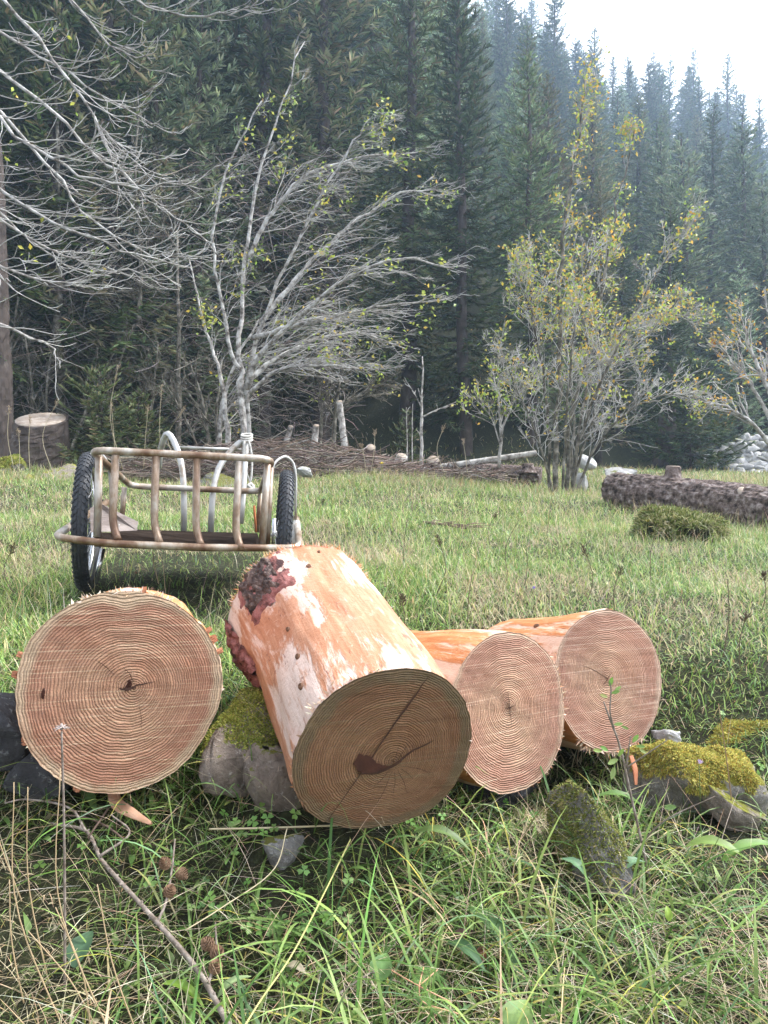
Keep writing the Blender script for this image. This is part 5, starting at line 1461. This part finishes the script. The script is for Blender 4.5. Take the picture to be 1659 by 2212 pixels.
    for k, (x, y, lab, az) in enumerate([(357, 1866, 'upper left larch cone of the three on the upper side twig', 1.9), (391, 1886, 'larch cone right of the upper side twig', -.5), (366, 1926, 'lowest larch cone on the upper side twig', 1.2),
                                         (450, 2040, 'topmost larch cone on the lower side twig', 2.2), (467, 2058, 'middle larch cone on the lower side twig', .6), (465, 2090, 'bottom larch cone on the lower side twig', 1.2)]):
        cone(lab, x, y, .085, .024, k, az)
    # second brown twig
    A = Acc(); A.add(*tube1(gp([(110, 1760), (180, 1765), (230, 1785), (270, 1815)], [.05] * 4), [.0018, .0022], 6, 16)); A.add(*tube1(gp([(190, 1810), (235, 1745)], [.06, .07]), .0022, 6))
    o = A.build('fallen_twig', M['brush']); tag(o, 'thin brown twig under the left log', 'twig')
    A = Acc(); A.add(*tube1(gp([(728, 2150), (770, 2120), (830, 2085)], [.06] * 3), [.0022, .0014], 6, 14))
    for k in range(18):
        q = gat(740 + k * 5, 2140 - k * 3.2, .062); A.add(*tube1([q, q + rng.normal(0, .006, 3)], [.0016, .001], 4))
    o = A.build('fallen_twig', M['twig']); tag(o, 'small pale lichened twig at the bottom centre', 'twig')
    # straws
    for lab, pts, h, r in (('long yellow green grass stalk leaning from the dark log end to the bottom edge', [(757, 1813), (700, 1930), (632, 2060), (565, 2158), (520, 2230)], .11, .0016),
                           ('pale dry straw lying level under the dark log end', [(452, 1791), (560, 1789), (730, 1783)], .05, .0020),
                           ('fine pale straw crossing the grass left of the dark log end', [(620, 1790), (590, 1880), (480, 1960), (400, 2010)], .11, .0011)):
        o = npmesh('straw', *tube1(gp(pts, [h] * len(pts)), r, 6, 20), M['straw'], None, None)
        c = o.data.color_attributes.new('col', 'FLOAT_COLOR', 'POINT'); n = len(o.data.vertices)
        c.data.foreach_set('color', np.tile([.46, .44, .16, 1] if 'yellow' in lab else [.52, .44, .28, 1], n)); tag(o, lab, 'straw')
    # shaving and bark peel
    def ribbon(name, pts, w, mat, lab, cat):
        p = smooth_poly(pts, 18); tn = norm(np.gradient(p, axis=0)); sd = norm(np.cross(tn, [.25, -.8, .55])); ww = np.interp(np.linspace(0, 1, 18), np.linspace(0, 1, len(w)), w)[:, None] / 2
        nn = np.cross(sd, tn) * .0016
        V = np.concatenate([p - sd * ww + nn * 2, p + nn * -1, p + sd * ww + nn * 2, p - sd * ww, p - nn * 3, p + sd * ww]); i = np.arange(18)
        F = []
        for a, b in ((0, 1), (1, 2), (4, 3), (5, 4), (3, 0), (2, 5)): F.append(np.stack([i[:-1] + a * 18, i[1:] + a * 18, i[1:] + b * 18, i[:-1] + b * 18], -1))
        o = npmesh(name, V, np.concatenate(F), M[mat]); tag(o, lab, cat)
    ribbon('wood_shaving', [at(243, 1700, 1.62), at(252, 1735, 1.58), at(285, 1757, 1.54), at(326, 1779, 1.49)], (.022, .026, .020, .007), 'shaving', 'curved tan wood shaving hanging below the left log', 'wood shaving')
    ribbon('bark_peel', [at(1362, 1632, 1.86), at(1371, 1662, 1.84), at(1373, 1695, 1.82)], (.010, .014, .006), 'peel', 'orange bark peel strip hanging under the log furthest right', 'bark')

    # thorny rose stem
    root_p = gat(1402, 1900, .0); d0 = root_p[1]
    root = thing('rose_stem', 'slender thorny brown stem with a few green leaflets in front of the right logs', 'plant', root_p)
    S = lambda x, y, dd=0.0: at(x, y, d0 + dd)
    A = Acc(); main = [S(1404, 1905), S(1386, 1820, .02), S(1364, 1724, .03), S(1340, 1616, .03), S(1318, 1555, .02), S(1304, 1516, .02)]
    A.add(*tube1(main, [.0036, .0028, .0022, .0016], 7, 30))
    for pts in ([S(1352, 1659, .03), S(1395, 1630, .0), S(1441, 1599, -.02)], [S(1352, 1659, .03), S(1358, 1620, .02), S(1362, 1590, .02)], [S(1386, 1820), S(1440, 1770, -.05), S(1545, 1720, -.08)], [S(1404, 1890), S(1330, 1830, -.05)],
                [S(1330, 1585, .03), S(1318, 1540, .01), S(1320, 1490, 0), S(1316, 1470, 0)]): A.add(*tube1(pts, [.002, .001], 6, 12))
    mp = smooth_poly(main, 50)
    for i in range(3, 48, 3): A.add(*tube1([mp[i], mp[i] + np.array([rng.choice([-1, 1]) * .006, -.002, .0015])], [.0012, .0002], 4))
    A.build('stem', M['twig'], root)
    for x, y, s, az, dd in ((1318, 1478, .016, 80, 0), (1324, 1497, .014, 20, 0), (1309, 1505, .015, 160, 0), (1331, 1490, .012, 40, 0), (1310, 1620, .017, 150, 0), (1338, 1630, .015, 60, 0), (1330, 1642, .019, 200, 0), (1326, 1662, .02, 250, 0), (1296, 1622, .016, 170, 0), (1330, 1565, .014, 10, 0), (1369, 1600, .016, 60, 0), (1378, 1612, .014, 0, 0), (1384, 1620, .012, -30, 0), (1440, 1745, .018, 10, -.05), (1345, 1570, .012, -20, 0)):
        p = S(x, y, .0 + dd); a = R_(az); dr = np.array([math.cos(a), -.25, math.sin(a)]); sd = norm(np.cross(dr, [0, -1, .6])); nn = np.cross(sd, dr)
        k = 8; t = np.linspace(0, 1, k); w = s * .62 * np.sin(np.pi * np.clip(t, .03, .98)) ** .8 / 2 * (1 + .12 * np.sin(t * 40))
        c = p + dr * (t[:, None] - .2) * s * 1.3; V = np.concatenate([c - sd * w[:, None] + nn * s * .08, c, c + sd * w[:, None] + nn * s * .08]); i = np.arange(3 * k).reshape(3, k)
        npmesh('leaflet', V, np.stack([i[:-1, :-1], i[:-1, 1:], i[1:, 1:], i[1:, :-1]], -1).reshape(-1, 4), M['leaf'], root, pick(((.17, .28, .07, 2), (.26, .34, .10, 1)), 1, rng)[0][None])

    # dead seed head stem in front of the left log
    g = gat(140, 2150, 0); d0 = g[1]
    root = thing('dry_flower', 'dry brown stem with a star shaped seed head in front of the left log', 'plant', g)
    npmesh('stem', *tube1([g, at(140, 1960, d0 + .02), at(138, 1760, d0 + .03), at(133, 1580, d0 + .03)], [.0026, .0022, .0018], 7, 16), M['twig'], root)
    A = Acc(); h = at(133, 1572, d0 + .03)
    for k in range(9):
        a = k * 6.283 / 9; d = np.array([math.cos(a), math.sin(a), rng.uniform(-.1, .35)]); A.add(*tube1([h, h + d * .009, h + d * .015 + [0, 0, -.002]], [.0018, .0003], 5))
    A.add(*tube1([h - [0, 0, .004], h + [0, 0, .003], h + [0, 0, .008]], [.002, .0035, .0008], 7)); A.build('seed_head', M['plank'], root)

    # tall dry stalks with seed heads and weeds in the meadow / bottom left
    def stalk(label, x0, y0, x1, y1, r, seed, col=(.33, .25, .15), head=True, h=0.0, group=None, d=None):
        rr = np.random.default_rng(seed); p = gat(x0, y0, 0) if d is None else at(x0, y0, d); dd = p[1]
        q = at(x1, y1, dd + .02); mid = (p + q) / 2 + np.array([rr.normal(0, .10) * abs(q[2] - p[2]), 0, 0])
        root = thing('grass_stalk', label, 'grass stalk', p, group)
        V, F = tube1([p - [0, 0, .02], mid, q], [r, r * .6], 5, 12)
        npmesh('stem', V, F, M['straw'], root, np.tile(col, (len(V), 1)))
        if head:
            A = Acc(); Lh = .16 * np.linalg.norm(q - p); up = norm(q - mid)
            for k in range(26):
                b = q - up * Lh * rr.random(); e = b + norm(np.array([rr.normal(0, 1), rr.normal(0, 1), .9])) * r * rr.uniform(4, 9); A.add(*tube1([b, e, e + up * r * 2.2], [r * .25, r * .9], 4))
            o = A.build('seed_head', M['straw'], root); c = o.data.color_attributes.new('col', 'FLOAT_COLOR', 'POINT'); n = len(o.data.vertices); c.data.foreach_set('color', np.tile([col[0] * .8, col[1] * .7, col[2] * .7, 1], n))
    for k, (x0, y0, x1, y1) in enumerate([(60, 1960, -10, 1560), (110, 2120, 60, 1700), (150, 2230, 30, 1690), (200, 2260, 120, 1960), (60, 2180, 20, 1900), (260, 2260, 130, 1660), (230, 2240, 60, 2010), (320, 2270, 210, 1910)]):
        stalk('tall dry tan stalk in the tangle at the bottom left corner', x0, y0, x1, y1, .0014, 60 + k, (.42, .31, .18), False, 0, 'dry stalks at the bottom left')
    stalk('tall stiff brown stalk standing in front of the pale slab', 1590, 1800, 1552, 1520, .0018, 71, (.30, .20, .11), False)
    stalk('dry stalk rising from the cart shadow', 345, 1262, 340, 1140, .003, 72, (.40, .31, .2), True)
    mead = [(855, 1420, 868, 1290), (1130, 1270, 1138, 1190), (1250, 1330, 1260, 1180), (1100, 1250, 1122, 1120), (690, 1130, 700, 1080), (760, 1150, 770, 1090), (1060, 1180, 1072, 1110), (1560, 1420, 1572, 1250), (1600, 1450, 1612, 1330), (1405, 1260, 1420, 1130), (930, 1300, 945, 1160), (1180, 1160, 1190, 1080), (40, 1290, 30, 1180), (90, 1160, 85, 1080), (1640, 1330, 1650, 1240), (870, 1230, 880, 1120), (1330, 1330, 1340, 1230), (1010, 1350, 1020, 1240)]
    for k, (x0, y0, x1, y1) in enumerate(mead): stalk('dark thin weed stem standing up from the meadow grass', x0, y0, x1, y1, .0022, 80 + k, (.11, .085, .05), k % 2 == 0, 0, 'weed stems in the meadow')
    for k, (x, y, top) in enumerate([(30, 1010, 880), (65, 1020, 900), (115, 1020, 865), (265, 1010, 790), (350, 1010, 830), (390, 1010, 880), (250, 1015, 870), (960, 1020, 920), (800, 1020, 930), (1010, 1020, 950), (40, 1030, 930), (310, 1010, 880), (790, 1010, 960)]):
        stalk('pale seeding grass stalk rising at the wood edge by the cart', x, y, x + (k % 3 - 1) * 10, top, .004, 120 + k, (.42, .36, .24), True, 0, 'seeding grass at the wood edge', 9.2)

    # moss mound in front of the barked trunk
    p = gat(1475, 1165, 0); V, F = rock_geo(p + [0, .05, .07], (.56, .5, .27), (0, 4, 20), 91, 40, 26, .8, .45)
    root = thing('grass_mound', 'mossy grass hummock with a dark underside in front of the barked trunk', 'mound', p); npmesh('turf', V, F, M['soil'], root)
    VV, FF, cc = moss_on(V, F, 12000, ((.17, .20, .06, 3), (.26, .25, .10, 2), (.42, .39, .23, 1.5), (.10, .13, .04, 2)), 4, -.05, .015, .075, .0035); o = npmesh('moss', VV, FF, M['moss'], root, cc, False); tag(o, kind='stuff')

    # flowers
    def flower(label, x, y, h, r, col, stem=True):
        p = gat(x, y, h); root = thing('flower', label, 'flower', (p[0], p[1], gz(p[0], p[1]))); A = Acc()
        for k in range(12):
            a = k * 6.283 / 12; d = np.array([math.cos(a), math.sin(a) * .5 - .3, .5 + .4 * math.sin(a)]); s = norm(np.cross(d, [0, 0, 1.])) * r * .25
            A.add([p, p + d * r * .6 + s, p + d * r, p + d * r * .6 - s], [[0, 1, 2, 3]], np.asarray(col) * rng.uniform(.8, 1.2))
        A.build('petals', M['petal'], root, False)
        V, F = tube1([[p[0] + .005, p[1], gz(p[0], p[1])], p], r * .10, 4); npmesh('stem', V, F, M['leaf'], root, np.tile((.12, .18, .06), (len(V), 1)))
    flower('yellow hawkweed flower left of the mossy hummock', 1402, 1128, .12, .03, (.7, .55, .02)); flower('yellow flower by the barked trunk above the hummock', 1425, 1082, .14, .03, (.7, .55, .02))
    flower('tiny yellow flower in the weeds near the cut stump', 825, 1002, .2, .045, (.7, .55, .03)); flower('small violet flower in the meadow above the right logs', 1153, 1272, .06, .014, (.20, .13, .45))
    flower('small pale purple flower on the yellow moss cushion', 1510, 1648, .16, .010, (.45, .36, .50)); flower('faded purple flower head left on the yellow moss cushion', 1474, 1674, .12, .009, (.30, .22, .33))
    for k, (x, y) in enumerate(((294, 1215), (280, 1245), (350, 1265), (330, 1250))): flower(['upper brown clover head in front of the cart shadow', 'lower left brown clover head behind the left log', 'rightmost brown clover head behind the left log', 'middle brown clover head behind the left log'][k], x, y + 25, .12, .014, (.20, .11, .08))
    # spruce sprig on the ground
    root = thing('spruce_sprig', 'flat green spruce sprig with orange twigs at the bottom centre', 'sprig', gat(900, 2150, .04)); A = Acc(); B = Acc()
    for pts in ([(835, 2060), (905, 2100), (975, 2135)], [(905, 2100), (915, 2060)], [(905, 2100), (945, 2065)], [(905, 2100), (915, 2135), (990, 2160)]):
        p = smooth_poly(gp([(x, y + 30) for x, y in pts], [.07] * len(pts)), 26); A.add(*tube1(p, .0011, 5))
        for i in range(26):
            tn = norm(p[min(i + 1, 25)] - p[max(i - 1, 0)]); sd = norm(np.cross(tn, [0, -.5, 1]))
            for sg in (-1, 1):
                d = norm(sd * sg + tn * .5) * rng.uniform(.010, .014); w = tn * .0006
                B.add([p[i] - w, p[i] + w, p[i] + d + w * .4, p[i] + d - w * .4], [[0, 1, 2, 3]], pick(((.10, .20, .05, 1), (.16, .26, .07, 1)), 1, rng)[0])
    A.build('twigs', M['shaving'], root); o = B.build('needles', M['leaf'], root, False); tag(o, kind='stuff')


build_plants()

# ------------------------------------------------------------------ air, light, camera
HAZE = .0022


def build_air():
    V, F = box((0, 180, 40), 420, 500, 260)
    zmin = -75.0; zmax = 110.0
    V[:, 2] = np.where(V[:, 2] < 40, zmin, zmax)
    o = npmesh('haze', V, np.array(F), None, None, None, False)
    m = bpy.data.materials.new('haze'); m.use_nodes = True; nt = m.node_tree; nt.nodes.clear()
    out = nt.nodes.new('ShaderNodeOutputMaterial'); v = nt.nodes.new('ShaderNodeVolumePrincipled')
    v.inputs['Color'].default_value = (.56, .75, 1.0, 1); v.inputs['Density'].default_value = HAZE; v.inputs['Anisotropy'].default_value = .55
    nt.links.new(v.outputs[0], out.inputs['Volume']); o.data.materials.append(m); tag(o, kind='stuff')


build_air()
SUN_EL, SUN_AZ = R_(54), R_(72)       # azimuth clockwise from +Y (the viewing direction): high, from the right and a little behind
w = bpy.data.worlds.new('World'); sc.world = w; w.use_nodes = True; nt = w.node_tree
bg = nt.nodes['Background']; sky = nt.nodes.new('ShaderNodeTexSky'); sky.sky_type = 'NISHITA'; sky.sun_disc = False
sky.sun_elevation = SUN_EL; sky.sun_rotation = SUN_AZ; sky.dust_density = 3.0; sky.air_density = 1.0
hs = nt.nodes.new('ShaderNodeHueSaturation'); hs.inputs['Saturation'].default_value = .22; hs.inputs['Value'].default_value = 1.25
nt.links.new(sky.outputs[0], hs.inputs['Color']); nt.links.new(hs.outputs[0], bg.inputs['Color']); bg.inputs['Strength'].default_value = .15
ld = bpy.data.lights.new('sun', 'SUN'); ld.energy = 1.7; ld.angle = R_(11); ld.color = (1, .965, .91)
lo = bpy.data.objects.new('sun', ld); COL.objects.link(lo)
sd = Vector((math.sin(SUN_AZ) * math.cos(SUN_EL), math.cos(SUN_AZ) * math.cos(SUN_EL), math.sin(SUN_EL)))
lo.rotation_euler = sd.to_track_quat('Z', 'Y').to_euler(); lo.location = (0, 0, 30)
cd = bpy.data.cameras.new('camera'); cam = bpy.data.objects.new('camera', cd); COL.objects.link(cam)
cam.location = (0, 0, ZC); cam.rotation_euler = (R_(90), 0, 0)
cd.sensor_fit = 'VERTICAL'; cd.sensor_height = 36; cd.lens = 36 * FPX / 2212; cd.clip_start = .02; cd.clip_end = 2000
sc.camera = cam
sc.view_settings.view_transform = 'Standard'; sc.view_settings.look = 'None'; sc.view_settings.gamma = 1; sc.view_settings.exposure = 1.75
sc.cycles.use_denoising = True
sc.cycles.max_bounces = 6; sc.cycles.diffuse_bounces = 3; sc.cycles.transmission_bounces = 3; sc.cycles.volume_bounces = 1
